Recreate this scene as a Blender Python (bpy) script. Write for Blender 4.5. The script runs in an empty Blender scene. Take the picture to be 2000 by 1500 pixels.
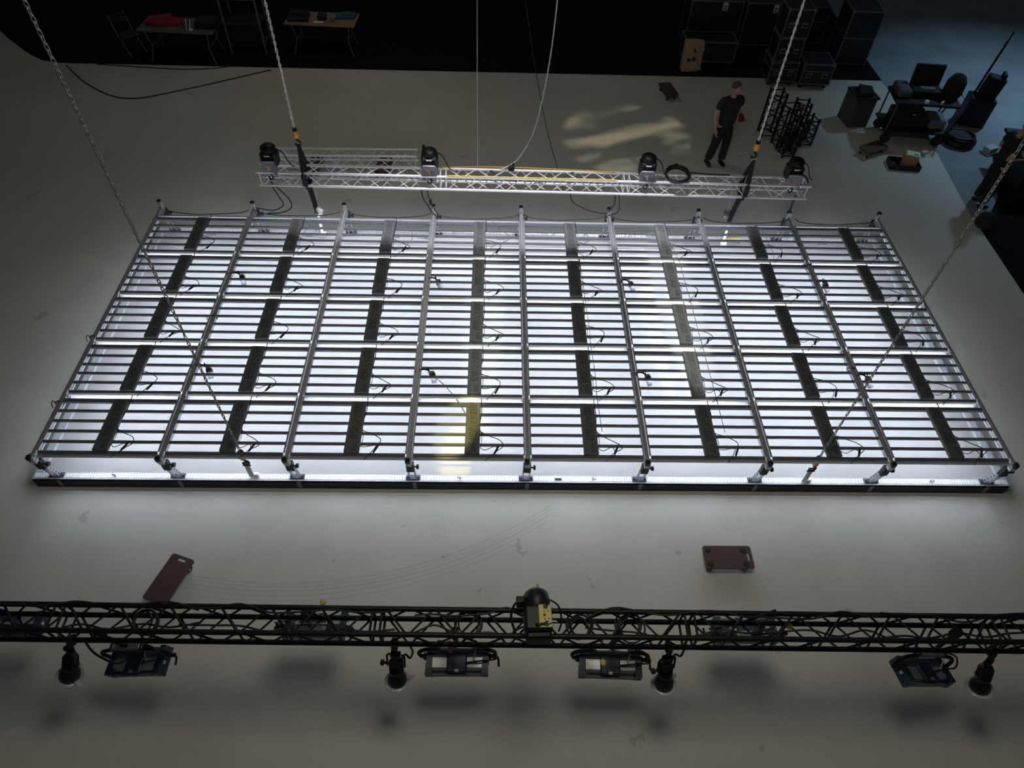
import bpy, math, random
from mathutils import Vector, Matrix, Euler

# ---------------------------------------------------------------- camera
sc = bpy.context.scene
COL = sc.collection
CAMP = Vector((-0.4831, -0.2507, 8.2))
PITCH, YAW, ROLL, FPX = 0.8735, 0.0391, 0.0409, 1365.46
Fv = Vector((math.sin(YAW) * math.cos(PITCH), math.cos(YAW) * math.cos(PITCH), -math.sin(PITCH)))
_R = Fv.cross(Vector((0, 0, 1))).normalized()
_U = _R.cross(Fv)
Rv = _R * math.cos(ROLL) + _U * math.sin(ROLL)
Uv = -_R * math.sin(ROLL) + _U * math.cos(ROLL)
cam = bpy.data.cameras.new('camera')
cam.sensor_width = 36.0
cam.lens = FPX / 2000.0 * 36.0
cam.clip_end = 200
camo = bpy.data.objects.new('camera', cam)
COL.objects.link(camo)
M = Matrix((Rv, Uv, -Fv)).transposed().to_4x4()
M.translation = CAMP
camo.matrix_world = M
sc.camera = camo

# ---------------------------------------------------------------- view, world, lamps
sc.view_settings.view_transform = 'Standard'
sc.view_settings.look = 'None'
sc.view_settings.gamma = 1.0
sc.view_settings.use_curve_mapping = False
sc.view_settings.exposure = 0.0
sc.cycles.use_denoising = True
sc.cycles.max_bounces = 8
w = bpy.data.worlds.new('hall_ambient')
sc.world = w
w.use_nodes = True
w.node_tree.nodes['Background'].inputs[0].default_value = (0.75, 0.85, 1.0, 1)
w.node_tree.nodes['Background'].inputs[1].default_value = 0.026

LED_POWER = 24.0


def area_lamp(name, loc, target, size, power, color, spread=math.pi):
    l = bpy.data.lights.new(name, 'AREA')
    l.shape = 'DISK'
    l.size = size
    l.energy = power
    l.color = color
    l.spread = spread
    o = bpy.data.objects.new(name, l)
    COL.objects.link(o)
    o.location = loc
    o.rotation_euler = (Vector(target) - Vector(loc)).to_track_quat('-Z', 'Y').to_euler()
    return o


def spot_lamp(name, loc, target, deg, power, color, blend=0.15, scale=(1, 1, 1), size=0.05, roll=0):
    l = bpy.data.lights.new(name, 'SPOT')
    l.spot_size = math.radians(deg)
    l.spot_blend = blend
    l.energy = power
    l.color = color
    l.shadow_soft_size = size
    o = bpy.data.objects.new(name, l)
    COL.objects.link(o)
    o.location = loc
    q = (Vector(target) - Vector(loc)).to_track_quat('-Z', 'Y')
    o.rotation_euler = (q @ Euler((0, 0, roll)).to_quaternion()).to_euler()
    o.scale = scale
    return o


WARM = (1.0, 0.93, 0.74)
area_lamp('ceiling_work_lamp', (0.3, 3.1, 9.6), (0.3, 2.6, 0), 2.4, 165, WARM)
area_lamp('ceiling_work_lamp', (-3.5, 16.0, 9.6), (-3.0, 13, 0), 1.2, 78, WARM)
area_lamp('ceiling_work_lamp', (13.5, 17.0, 9.0), (12.5, 14.5, 0), 0.7, 85, (0.45, 0.75, 1.0), math.radians(70))
spot_lamp('shutter_spot', (-1.6, 3.4, 9.3), (-0.95, 5.2, 0.8), 7.4, 3400, (1.0, 0.86, 0.22), 0.2, (0.5, 1, 1))
spot_lamp('shutter_spot', (-0.7, 5.5, 9.5), (-0.66, 7.3, 0.8), 27, 1300, (1.0, 0.97, 0.85), 0.5, (0.16, 1, 1))
spot_lamp('shutter_spot', (2.4, 5.5, 9.5), (2.33, 7.55, 0.8), 26, 3000, (1.0, 0.97, 0.86), 0.4, (0.18, 1, 1))
spot_lamp('shutter_spot', (-0.2, 8.2, 9.5), (-0.2, 9.45, 0.8), 58, 4200, (0.95, 0.97, 1.0), 0.6, (1, 0.16, 1))
gob = spot_lamp('gobo_spot', (4.5, 8.0, 9.6), (2.4, 13.55, 0), 15.5, 1900, (1.0, 0.9, 0.68), 0.25, (1, 0.85, 1))


def gobo_nodes(o):
    l = o.data
    l.use_nodes = True
    nt = l.node_tree
    em = nt.nodes['Emission']
    tc = nt.nodes.new('ShaderNodeTexCoord')
    mp = nt.nodes.new('ShaderNodeMapping')
    mp.inputs['Scale'].default_value = (7.5, 26, 1)
    mp.inputs['Rotation'].default_value = (0, 0, 0.35)
    no = nt.nodes.new('ShaderNodeTexNoise')
    no.inputs['Scale'].default_value = 1.0
    no.inputs['Detail'].default_value = 1.5
    cr = nt.nodes.new('ShaderNodeValToRGB')
    cr.color_ramp.elements[0].position = 0.47
    cr.color_ramp.elements[0].color = (0.0, 0.0, 0.0, 1)
    cr.color_ramp.elements[1].position = 0.68
    cr.color_ramp.elements[1].color = (1, 0.95, 0.82, 1)
    e = cr.color_ramp.elements.new(0.56)
    e.color = (0.35, 0.42, 0.42, 1)
    nt.links.new(tc.outputs['Normal'], mp.inputs['Vector'])
    nt.links.new(mp.outputs['Vector'], no.inputs['Vector'])
    nt.links.new(no.outputs['Fac'], cr.inputs['Fac'])
    nt.links.new(cr.outputs['Color'], em.inputs['Color'])
    em.inputs['Strength'].default_value = 1.0


gobo_nodes(gob)

rnd = random.Random(7)


def at(x, y, h=0.0):
    d = Fv * FPX + Rv * (x - 1000) + Uv * (750 - y)
    return CAMP + d * ((h - CAMP.z) / d.z)


def atY(x, y, Y):
    d = Fv * FPX + Rv * (x - 1000) + Uv * (750 - y)
    return CAMP + d * ((Y - CAMP.y) / d.y)


# ---------------------------------------------------------------- materials
def mat(name, color, rough=0.5, metal=0.0, var=0.12, scale=8.0, bump=0.0, spec=0.5):
    m = bpy.data.materials.new(name)
    m.use_nodes = True
    nt = m.node_tree
    b = nt.nodes['Principled BSDF']
    b.inputs['Roughness'].default_value = rough
    b.inputs['Metallic'].default_value = metal
    b.inputs['Specular IOR Level'].default_value = spec
    tc = nt.nodes.new('ShaderNodeTexCoord')
    no = nt.nodes.new('ShaderNodeTexNoise')
    no.inputs['Scale'].default_value = scale
    no.inputs['Detail'].default_value = 4
    nt.links.new(tc.outputs['Object'], no.inputs['Vector'])
    mx = nt.nodes.new('ShaderNodeMix')
    mx.data_type = 'RGBA'
    c = Vector(color[:3])
    mx.inputs['A'].default_value = (*(c * (1 - var)), 1)
    mx.inputs['B'].default_value = (*[min(1, v) for v in c * (1 + var)], 1)
    nt.links.new(no.outputs['Fac'], mx.inputs['Factor'])
    nt.links.new(mx.outputs['Result'], b.inputs['Base Color'])
    if bump:
        bp = nt.nodes.new('ShaderNodeBump')
        bp.inputs['Strength'].default_value = bump
        nt.links.new(no.outputs['Fac'], bp.inputs['Height'])
        nt.links.new(bp.outputs['Normal'], b.inputs['Normal'])
    return m


ALU = mat('aluminium_tube', (0.84, 0.82, 0.86), 0.42, 0.45, 0.06, 30)
ALUM = mat('aluminium_profile', (0.46, 0.47, 0.50), 0.42, 0.6, 0.08, 14)
ALUW = mat('pale_aluminium', (0.92, 0.90, 0.88), 0.5, 0.1, 0.04, 10)
DARKA = mat('dark_anodised', (0.09, 0.095, 0.12), 0.5, 0.2, 0.1, 12)
BARP = mat('light_bar_paint', (0.13, 0.135, 0.155), 0.5, 0.1, 0.08, 12)
LETT = mat('faded_lettering', (0.06, 0.063, 0.07), 0.6)
SPINE = mat('driver_housing_paint', (0.115, 0.12, 0.13), 0.55, 0.0, 0.12, 5)
SLOT = mat('vent_black', (0.012, 0.014, 0.02), 0.8)
BLK = mat('black_powder_coat', (0.006, 0.006, 0.009), 0.5, 0.0, 0.2, 20, 0, 0.3)
BLKP = mat('black_plastic', (0.012, 0.012, 0.016), 0.45, 0.0, 0.2, 15, 0, 0.35)
BLKS = mat('black_skirt', (0.012, 0.014, 0.024), 0.7)
RUB = mat('rubber', (0.015, 0.015, 0.016), 0.8)
WEB = mat('black_webbing', (0.02, 0.021, 0.025), 0.85, 0, 0.25, 60, 0.2)
CABLE = mat('black_cable', (0.014, 0.014, 0.016), 0.5)
WCABLE = mat('white_cable', (0.62, 0.62, 0.60), 0.5)
YCABLE = mat('yellow_sheath', (0.75, 0.52, 0.08), 0.5)
STEEL = mat('chain_steel', (0.34, 0.335, 0.33), 0.38, 0.7, 0.15, 25)
STEEL_LIT = mat('chain_steel_lit', (0.85, 0.84, 0.82), 0.5, 0.1, 0.1, 25)  # brighter copy of the chain steel; light on far chains put into colour
ORANGE = mat('orange_tag', (0.85, 0.36, 0.05), 0.5)
YEL = mat('yellow_panel', (0.62, 0.52, 0.16), 0.5)
BLUEP = mat('blue_plastic', (0.012, 0.034, 0.075), 0.4)
SILV = mat('silver_sheet', (0.45, 0.46, 0.48), 0.35, 0.5, 0.08, 6)
WHITEP = mat('white_plastic', (0.8, 0.8, 0.78), 0.5)
GLASS = mat('frosted_lens', (0.45, 0.47, 0.5), 0.2, 0, 0.05)
GREYP = mat('grey_plastic', (0.16, 0.165, 0.19), 0.45)
PLYB = mat('brown_film_plywood', (0.075, 0.045, 0.032), 0.45, 0, 0.3, 6)
PLYL = mat('birch_plywood', (0.42, 0.28, 0.17), 0.6, 0, 0.15, 5)
CARDB = mat('cardboard', (0.36, 0.22, 0.12), 0.8, 0, 0.1, 6)
PAPER = mat('paper', (0.75, 0.74, 0.7), 0.7)
WOODT = mat('table_veneer', (0.22, 0.16, 0.10), 0.5, 0, 0.2, 4)
CASE = mat('case_laminate', (0.010, 0.010, 0.014), 0.5)
CASEE = mat('case_edge_aluminium', (0.20, 0.20, 0.22), 0.5, 0.5)
TSH = mat('black_cotton', (0.010, 0.011, 0.014), 0.9, 0, 0.2, 30)
TROU = mat('dark_trousers', (0.009, 0.009, 0.013), 0.9, 0, 0.2, 30)
SKIN = mat('skin', (0.46, 0.25, 0.18), 0.55, 0, 0.08, 20)
HAIR = mat('short_grey_hair', (0.055, 0.052, 0.048), 0.8, 0, 0.35, 80)
BINM = mat('dark_grey_plastic', (0.05, 0.055, 0.06), 0.6)
RAILG = mat('grey_rail_profile', (0.50, 0.51, 0.53), 0.5, 0.2, 0.05, 6)
RED = mat('red_fabric', (0.25, 0.015, 0.03), 0.8)
BLUEF = mat('blue_fabric', (0.03, 0.08, 0.16), 0.8)
PINK = mat('pink_tape', (0.6, 0.06, 0.18), 0.6)
TEAL = mat('blue_connector', (0.03, 0.22, 0.5), 0.5)


def mat_led():
    m = bpy.data.materials.new('led_strip_emitter')
    m.use_nodes = True
    nt = m.node_tree
    nt.nodes.clear()
    e = nt.nodes.new('ShaderNodeEmission')
    e.inputs['Color'].default_value = (0.75, 0.85, 1.0, 1)
    e.inputs['Strength'].default_value = LED_POWER
    o = nt.nodes.new('ShaderNodeOutputMaterial')
    nt.links.new(e.outputs[0], o.inputs[0])
    return m


def mat_diffuser():
    m = bpy.data.materials.new('diffusion_cloth')
    m.use_nodes = True
    nt = m.node_tree
    nt.nodes.clear()
    a = nt.nodes.new('ShaderNodeBsdfDiffuse')
    a.inputs['Color'].default_value = (0.60, 0.58, 0.56, 1)
    b = nt.nodes.new('ShaderNodeBsdfTranslucent')
    b.inputs['Color'].default_value = (0.60, 0.60, 0.61, 1)
    mx = nt.nodes.new('ShaderNodeMixShader')
    mx.inputs[0].default_value = 0.45
    o = nt.nodes.new('ShaderNodeOutputMaterial')
    nt.links.new(a.outputs[0], mx.inputs[1])
    nt.links.new(b.outputs[0], mx.inputs[2])
    nt.links.new(mx.outputs[0], o.inputs[0])
    return m


LED = mat_led()
DIFF = mat_diffuser()


def math_node(nt, op, a, b=None, c=None):
    n = nt.nodes.new('ShaderNodeMath')
    n.operation = op
    for i, v in enumerate((a, b, c)):
        if v is None:
            continue
        if isinstance(v, (int, float)):
            n.inputs[i].default_value = v
        else:
            nt.links.new(v, n.inputs[i])
    return n.outputs[0]


def mat_floor():
    m = bpy.data.materials.new('white_studio_floor')
    m.use_nodes = True
    nt = m.node_tree
    b = nt.nodes['Principled BSDF']
    b.inputs['Roughness'].default_value = 0.62
    b.inputs['Specular IOR Level'].default_value = 0.25
    tc = nt.nodes.new('ShaderNodeTexCoord')
    n1 = nt.nodes.new('ShaderNodeTexNoise')
    n1.inputs['Scale'].default_value = 0.35
    n1.inputs['Detail'].default_value = 6
    n1.inputs['Roughness'].default_value = 0.6
    n2 = nt.nodes.new('ShaderNodeTexNoise')
    n2.inputs['Scale'].default_value = 26
    n2.inputs['Detail'].default_value = 3
    n3 = nt.nodes.new('ShaderNodeTexNoise')
    n3.inputs['Scale'].default_value = 2.2
    n3.inputs['Detail'].default_value = 5
    for n in (n1, n2, n3):
        nt.links.new(tc.outputs['Object'], n.inputs['Vector'])
    ramp = nt.nodes.new('ShaderNodeValToRGB')
    ramp.color_ramp.elements[0].position = 0.3
    ramp.color_ramp.elements[0].color = (0.44, 0.425, 0.385, 1)
    ramp.color_ramp.elements[1].position = 0.7
    ramp.color_ramp.elements[1].color = (0.56, 0.545, 0.505, 1)
    nt.links.new(n1.outputs['Fac'], ramp.inputs['Fac'])
    # small dark scuffs
    sc_ = math_node(nt, 'LESS_THAN', n3.outputs['Fac'], 0.305)
    gr = math_node(nt, 'MULTIPLY_ADD', n2.outputs['Fac'], 0.16, 0.92)
    sep = nt.nodes.new('ShaderNodeSeparateXYZ')
    nt.links.new(tc.outputs['Object'], sep.inputs[0])
    X, Y = sep.outputs[0], sep.outputs[1]

    def ring(cx, cy, r, wd, x0, x1, y0, y1):
        dx = math_node(nt, 'SUBTRACT', X, cx)
        dy = math_node(nt, 'SUBTRACT', Y, cy)
        d = math_node(nt, 'SQRT', math_node(nt, 'ADD', math_node(nt, 'MULTIPLY', dx, dx), math_node(nt, 'MULTIPLY', dy, dy)))
        q = math_node(nt, 'ABSOLUTE', math_node(nt, 'SUBTRACT', d, r))
        s = math_node(nt, 'LESS_THAN', q, wd)
        for v, lo, hi in ((X, x0, x1), (Y, y0, y1)):
            s = math_node(nt, 'MULTIPLY', s, math_node(nt, 'GREATER_THAN', v, lo))
            s = math_node(nt, 'MULTIPLY', s, math_node(nt, 'LESS_THAN', v, hi))
        return s
    tot = None
    marks = [(-3.1, 9.09, 5.70, .012, -4.3, .3), (-3.1, 9.09, 5.75, .009, -4.4, .3), (-3.1, 9.09, 5.80, .014, -4.4, .25), (-3.1, 9.09, 5.86, .010, -4.4, .2),
             (-3.1, 9.09, 5.93, .008, -4.2, -.2)]
    for cx, cy, r, wd, x0, x1 in marks:
        s = ring(cx, cy, r, wd, x0, x1, 1, 5.2)
        tot = s if tot is None else math_node(nt, 'ADD', tot, s)
    for r in (.035, .07, .105):
        tot = math_node(nt, 'ADD', tot, ring(-1.18, 4.10, r, .008, -1.4, -.95, 4.0, 4.4))
    fade = math_node(nt, 'MULTIPLY', tot, math_node(nt, 'MULTIPLY', n1.outputs['Fac'], 0.20))
    dark = math_node(nt, 'SUBTRACT', gr, fade)
    dark = math_node(nt, 'SUBTRACT', dark, math_node(nt, 'MULTIPLY', sc_, 0.22))
    mx = nt.nodes.new('ShaderNodeMix')
    mx.data_type = 'RGBA'
    mx.blend_type = 'MULTIPLY'
    mx.inputs['Factor'].default_value = 1
    nt.links.new(ramp.outputs['Color'], mx.inputs['A'])
    nt.links.new(dark, mx.inputs['B'])
    nt.links.new(mx.outputs['Result'], b.inputs['Base Color'])
    return m


FLOOR = mat_floor()
CARPET = mat('black_carpet', (0.006, 0.006, 0.009), 0.95, 0, 0.3, 40, 0, 0.1)
CONC = mat('concrete_blue_light_tint', (0.20, 0.235, 0.27), 0.75, 0, 0.3, 1.3, 0.05, 0.2)  # grey concrete; the blue cast of the light is put into its colour


# ---------------------------------------------------------------- mesh helpers
class MB:
    def __init__(s):
        s.v, s.f, s.s = [], [], []

    def add(s, verts, faces, smooth=False):
        n = len(s.v)
        s.v += [tuple(v) for v in verts]
        s.f += [tuple(i + n for i in f) for f in faces]
        s.s += [smooth] * len(faces)
        return s

    def box(s, c, d, rot=None, b=0.0):
        hx, hy, hz = d[0] / 2, d[1] / 2, d[2] / 2
        rot = rot if rot is not None else Matrix.Identity(3)
        c = Vector(c)
        if b <= 0:
            vs = [c + rot @ Vector((x * hx, y * hy, z * hz)) for x in (-1, 1) for y in (-1, 1) for z in (-1, 1)]
            return s.add(vs, [(0, 1, 3, 2), (4, 6, 7, 5), (0, 4, 5, 1), (2, 3, 7, 6), (0, 2, 6, 4), (1, 5, 7, 3)])
        b = min(b, hx * .9, hy * .9, hz * .9)
        vs, idx = [], {}
        for x in (-1, 1):
            for y in (-1, 1):
                for z in (-1, 1):
                    for k in range(3):
                        p = [x * (hx - b), y * (hy - b), z * (hz - b)]
                        p[k] += (x, y, z)[k] * b
                        idx[(x, y, z, k)] = len(vs)
                        vs.append(c + rot @ Vector(p))
        fs = []
        for k in range(3):
            a, e = (k + 1) % 3, (k + 2) % 3
            for sg in (-1, 1):
                q = []
                for u, v in ((-1, -1), (1, -1), (1, 1), (-1, 1)):
                    t = [0, 0, 0]
                    t[k], t[a], t[e] = sg, u, v
                    q.append(idx[(*t, k)])
                fs.append(tuple(q) if sg > 0 else tuple(q[::-1]))
        for k in range(3):      # edges running along axis k
            a, e = (k + 1) % 3, (k + 2) % 3
            for u in (-1, 1):
                for v in (-1, 1):
                    t0, t1 = [0, 0, 0], [0, 0, 0]
                    t0[k], t1[k] = -1, 1
                    for t in (t0, t1):
                        t[a], t[e] = u, v
                    q = [idx[(*t0, a)], idx[(*t1, a)], idx[(*t1, e)], idx[(*t0, e)]]
                    fs.append(tuple(q) if u * v < 0 else tuple(q[::-1]))
        for x in (-1, 1):
            for y in (-1, 1):
                for z in (-1, 1):
                    q = [idx[(x, y, z, k)] for k in range(3)]
                    fs.append(tuple(q) if x * y * z > 0 else tuple(q[::-1]))
        return s.add(vs, fs)

    def path(s, pts, r, n=6, closed=False, cap=True, rr=None):
        pts = [Vector(p) for p in pts]
        N = len(pts)
        t0 = (pts[1] - pts[0]).normalized()
        ref = Vector((0, 0, 1)) if abs(t0.z) < .9 else Vector((1, 0, 0))
        u = t0.cross(ref).normalized()
        vs = []
        for i in range(N):
            if closed:
                t = (pts[(i + 1) % N] - pts[i - 1]).normalized()
            else:
                t = (pts[min(i + 1, N - 1)] - pts[max(i - 1, 0)]).normalized()
            u = (u - t * u.dot(t)).normalized()
            v = t.cross(u)
            R_ = rr[i] if rr else r
            for k in range(n):
                a = 2 * math.pi * k / n
                vs.append(pts[i] + u * (R_ * math.cos(a)) + v * (R_ * math.sin(a)))
        fs = []
        for i in range(N if closed else N - 1):
            j = (i + 1) % N
            for k in range(n):
                l = (k + 1) % n
                fs.append((i * n + k, i * n + l, j * n + l, j * n + k))
        s.add(vs, fs, True)
        if cap and not closed:
            s.add(vs[:n], [tuple(range(n))[::-1]])
            s.add(vs[-n:], [tuple(range(n))])
        return s

    def tube(s, a, b, r, n=8, r2=None):
        return s.path([a, b], r, n, rr=[r, r if r2 is None else r2])

    def strip(s, pts, wid, th):
        """flat strap along pts, width along given vectors"""
        pts = [Vector(p) for p in pts]
        vs = []
        for i, p in enumerate(pts):
            t = (pts[min(i + 1, len(pts) - 1)] - pts[max(i - 1, 0)]).normalized()
            wv = Vector(wid[i]) if isinstance(wid, list) else Vector(wid)
            nv = t.cross(wv).normalized() * th / 2
            vs += [p - wv / 2 - nv, p + wv / 2 - nv, p + wv / 2 + nv, p - wv / 2 + nv]
        fs = []
        for i in range(len(pts) - 1):
            for k in range(4):
                l = (k + 1) % 4
                fs.append((i * 4 + k, i * 4 + l, i * 4 + 4 + l, i * 4 + 4 + k))
        fs += [(3, 2, 1, 0), tuple(len(vs) - 4 + k for k in range(4))]
        return s.add(vs, fs)

    def lathe(s, prof, c=(0, 0, 0), rot=None, n=16):
        rot = rot if rot is not None else Matrix.Identity(3)
        c = Vector(c)
        vs = []
        for r, z in prof:
            for k in range(n):
                a = 2 * math.pi * k / n
                vs.append(c + rot @ Vector((r * math.cos(a), r * math.sin(a), z)))
        fs = []
        for i in range(len(prof) - 1):
            for k in range(n):
                l = (k + 1) % n
                fs.append((i * n + k, i * n + l, i * n + n + l, i * n + n + k))
        s.add(vs, fs, True)
        s.add(vs[:n], [tuple(range(n))[::-1]])
        s.add(vs[-n:], [tuple(range(n))])
        return s

    def torus(s, c, R_, r, axis=(0, 0, 1), n=24, m=6, sx=1, sy=1):
        q = Vector((0, 0, 1)).rotation_difference(Vector(axis)).to_matrix()
        pts = [Vector(c) + q @ Vector((R_ * sx * math.cos(2 * math.pi * k / n), R_ * sy * math.sin(2 * math.pi * k / n), 0)) for k in range(n)]
        return s.path(pts, r, m, closed=True)

    def prism(s, out, z0, z1, rot=None, c=(0, 0, 0)):
        rot = rot if rot is not None else Matrix.Identity(3)
        c = Vector(c)
        n = len(out)
        vs = [c + rot @ Vector((x, y, z0)) for x, y in out] + [c + rot @ Vector((x, y, z1)) for x, y in out]
        fs = [tuple(range(n))[::-1], tuple(range(n, 2 * n))]
        for i in range(n):
            j = (i + 1) % n
            fs.append((i, j, n + j, n + i))
        return s.add(vs, fs)

    def mesh(s, name, m):
        me = bpy.data.meshes.new(name)
        me.from_pydata(s.v, [], s.f)
        me.polygons.foreach_set('use_smooth', s.s)
        me.materials.append(m)
        me.update()
        return me

    def build(s, name, m, parent=None, loc=None, rot=None):
        return inst(name, s.mesh(name, m), parent, loc, rot)


def inst(name, me, parent=None, loc=None, rot=None):
    o = bpy.data.objects.new(name, me)
    COL.objects.link(o)
    if parent:
        o.parent = parent
    if loc is not None:
        o.location = loc
    if rot is not None:
        o.rotation_euler = rot
    return o


def tag(o, label, cat=None, group=None, kind=None):
    o['label'] = label
    if cat:
        o['category'] = cat
    if group:
        o['group'] = group
    if kind:
        o['kind'] = kind
    return o


def thing(name, label, cat, loc=(0, 0, 0), rot=(0, 0, 0), group=None):
    o = bpy.data.objects.new(name, None)
    COL.objects.link(o)
    o.empty_display_size = 0.1
    o.location = loc
    o.rotation_euler = rot
    return tag(o, label, cat, group)


def copy_tree(o, parent=None):
    c = o.copy()
    COL.objects.link(c)
    c.parent = parent
    for ch in o.children:
        copy_tree(ch, c)
    return c


def RZ(a):
    return Matrix.Rotation(a, 3, 'Z')


def RX(a):
    return Matrix.Rotation(a, 3, 'X')


def RY(a):
    return Matrix.Rotation(a, 3, 'Y')


def smooth_pts(pts, k=6):
    pts = [Vector(p) for p in pts]
    out = []
    for i in range(len(pts) - 1):
        p0, p1, p2, p3 = pts[max(i - 1, 0)], pts[i], pts[i + 1], pts[min(i + 2, len(pts) - 1)]
        for j in range(k):
            t = j / k
            out.append(0.5 * ((2 * p1) + (p2 - p0) * t + (2 * p0 - 5 * p1 + 4 * p2 - p3) * t * t + (3 * p1 - p0 - 3 * p2 + p3) * t ** 3))
    out.append(pts[-1])
    return out


def cable(name, pts, r, m, label, group=None, k=6, n=5, cat='cable'):
    o = MB().path(smooth_pts(pts, k), r, n).build(name, m)
    return tag(o, label, cat, group)


def text_mesh(txt, size, m, name):
    cu = bpy.data.curves.new(name, 'FONT')
    cu.body = txt
    cu.size = size
    cu.align_x = 'CENTER'
    cu.align_y = 'CENTER'
    cu.extrude = 0.001
    o = bpy.data.objects.new(name, cu)
    COL.objects.link(o)
    dg = bpy.context.evaluated_depsgraph_get()
    me = bpy.data.meshes.new_from_object(o.evaluated_get(dg))
    bpy.data.objects.remove(o)
    me.materials.clear()
    me.materials.append(m)
    return me


ORD = ['first', 'second', 'third', 'fourth', 'fifth', 'sixth', 'seventh', 'eighth', 'ninth', 'tenth']

# ---------------------------------------------------------------- setting
fl = MB().box((-1, 9, -0.05), (34, 30, 0.1)).build('floor', FLOOR)
tag(fl, 'pale studio floor with faint curved wheel marks', kind='structure')
out = [(9.0, 16.52), (-10.7, 16.5), (-11.1, 16.52), (-11.45, 16.62), (-11.8, 16.85), (-12.2, 17.2), (-12.7, 17.68), (-13.14, 18.13), (-14.5, 19.9), (-16, 22.6), (-17, 34), (9.0, 34)]
cp = MB().prism(out[::-1], 0.0, 0.006).build('floor', CARPET)
tag(cp, 'black carpet with a rounded corner behind the pale floor', kind='structure')
co = MB().prism([(8.86, 11.0), (22, 11.0), (22, 34), (9.0, 34), (9.0, 16.5), (9.1, 13.3)], 0.0, 0.005).build('floor', CONC)
tag(co, 'grey concrete floor at the right side, bluish light in its colour', kind='structure')
c2 = MB().prism([(8.82, 8.0), (8.78, 2.0), (22, 2.0), (22, 13.4), (10.35, 13.4), (10.0, 12.5), (9.7, 11.7), (9.3, 11.15), (8.88, 11.0)], 0.0, 0.007).build('floor', CARPET)
tag(c2, 'black floor covering along the right edge of the pale floor', kind='structure')

# ---------------------------------------------------------------- big light frame (beams, rails, cloth, legs)
CX = [-6.232, -4.655, -3.090, -1.555, -0.050, 1.480, 3.045, 4.639, 6.232]
RY0, RP = 4.73, 0.9769
ROWY = [RY0 + RP * k for k in range(6)]      # near .. far
ZB = 0.78
lf = thing('light_frame', 'huge aluminium overhead light frame with white diffusion cloth, hanging just above the floor', 'light frame', (0, 7.3, 0))
lf.location = (0, 0, 0)
BY0, BY1 = 4.64, 9.86
cb = MB()
cb.box((0, (BY0 + BY1) / 2, ZB - .02), (.05, BY1 - BY0, .09), b=.008)
cb.box((0, (BY0 + BY1) / 2, ZB + .025), (.016, BY1 - BY0, .006))
cb.box((-.034, (BY0 + BY1) / 2, ZB - .045), (.012, BY1 - BY0, .02))
cb.box((.034, (BY0 + BY1) / 2, ZB - .045), (.012, BY1 - BY0, .02))
cbm = cb.mesh('column_beam', ALUM)
for i, x in enumerate(CX):
    b = inst('column_beam', cbm, lf, (x, 0, 0))
    for y in ROWY[1:5]:
        pass
for i in range(8):
    L = CX[i + 1] - CX[i] - .086
    xm = (CX[i] + CX[i + 1]) / 2
    rb = MB()
    rb.box((0, 0, ZB - .06), (L, .022, .118), b=.003)
    rb.box((0, -.002, ZB - .062), (L, .022, .008))
    rbm = rb.mesh('row_beam', ALUW)
    bm = MB()
    for sx in (-1, 1):
        bm.tube((sx * (L / 2 - .02), -.010, ZB - .035), (sx * (L / 2 - .02), -.016, ZB - .035), .006, 6)
        bm.tube((sx * (L / 2 - .02), -.010, ZB - .09), (sx * (L / 2 - .02), -.016, ZB - .09), .006, 6)
    bme = bm.mesh('bolt', BLKP)
    fbm = MB().box((0, 0, ZB - .016), (L, .026, .028), b=.003).mesh('edge_beam', ALUM)
    ebm = MB().box((0, 0, ZB - .028), (L, .026, .052), b=.003).mesh('edge_beam', ALUM)
    for k, y in enumerate(ROWY):
        if k in (0, 5):
            inst('edge_beam', ebm if k == 0 else fbm, lf, (xm, y, 0))
            continue
        r = inst('row_beam', rbm, lf, (xm, y, 0))
        inst('bolt', bme, r)

# lower rails with black skirt and diffuser
LX0, LX1, LY0, LY1 = -6.55, 6.55, 4.735, 10.05
LZ = 0.195


def rail(a, b, inward):
    """lower rail: pale top, black outer skirt"""
    a, b, inward = Vector(a), Vector(b), Vector(inward)
    mid = (a + b) / 2
    d = b - a
    sz = lambda wd, ht: (abs(d.x) + (wd if abs(d.x) < .01 else 0), abs(d.y) + (wd if abs(d.y) < .01 else 0), ht)
    r = MB().box(mid + inward * .055 + Vector((0, 0, LZ - .02)), sz(.11, .04), b=.004).build('lower_rail', RAILG, lf)
    MB().box(mid + inward * .006 + Vector((0, 0, .098)), sz(.012, .185)).build('skirt', BLKS, r)
    if abs(d.x) < .01:
        return
    # ribbed strip on top of the rail
    rb = MB()
    n = int(d.length / .035)
    for q in range(1, n):
        p = a + d * (q / n) + inward * .058 + Vector((0, 0, LZ + .003))
        rb.box(p, (.024 if abs(d.x) > .01 else .07, .07 if abs(d.x) > .01 else .024, .006))
    o = rb.build('ribbed_strip', ALUW, r)
    tag(o, 'pale ribbed strip on the rail top', kind='stuff')


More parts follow.
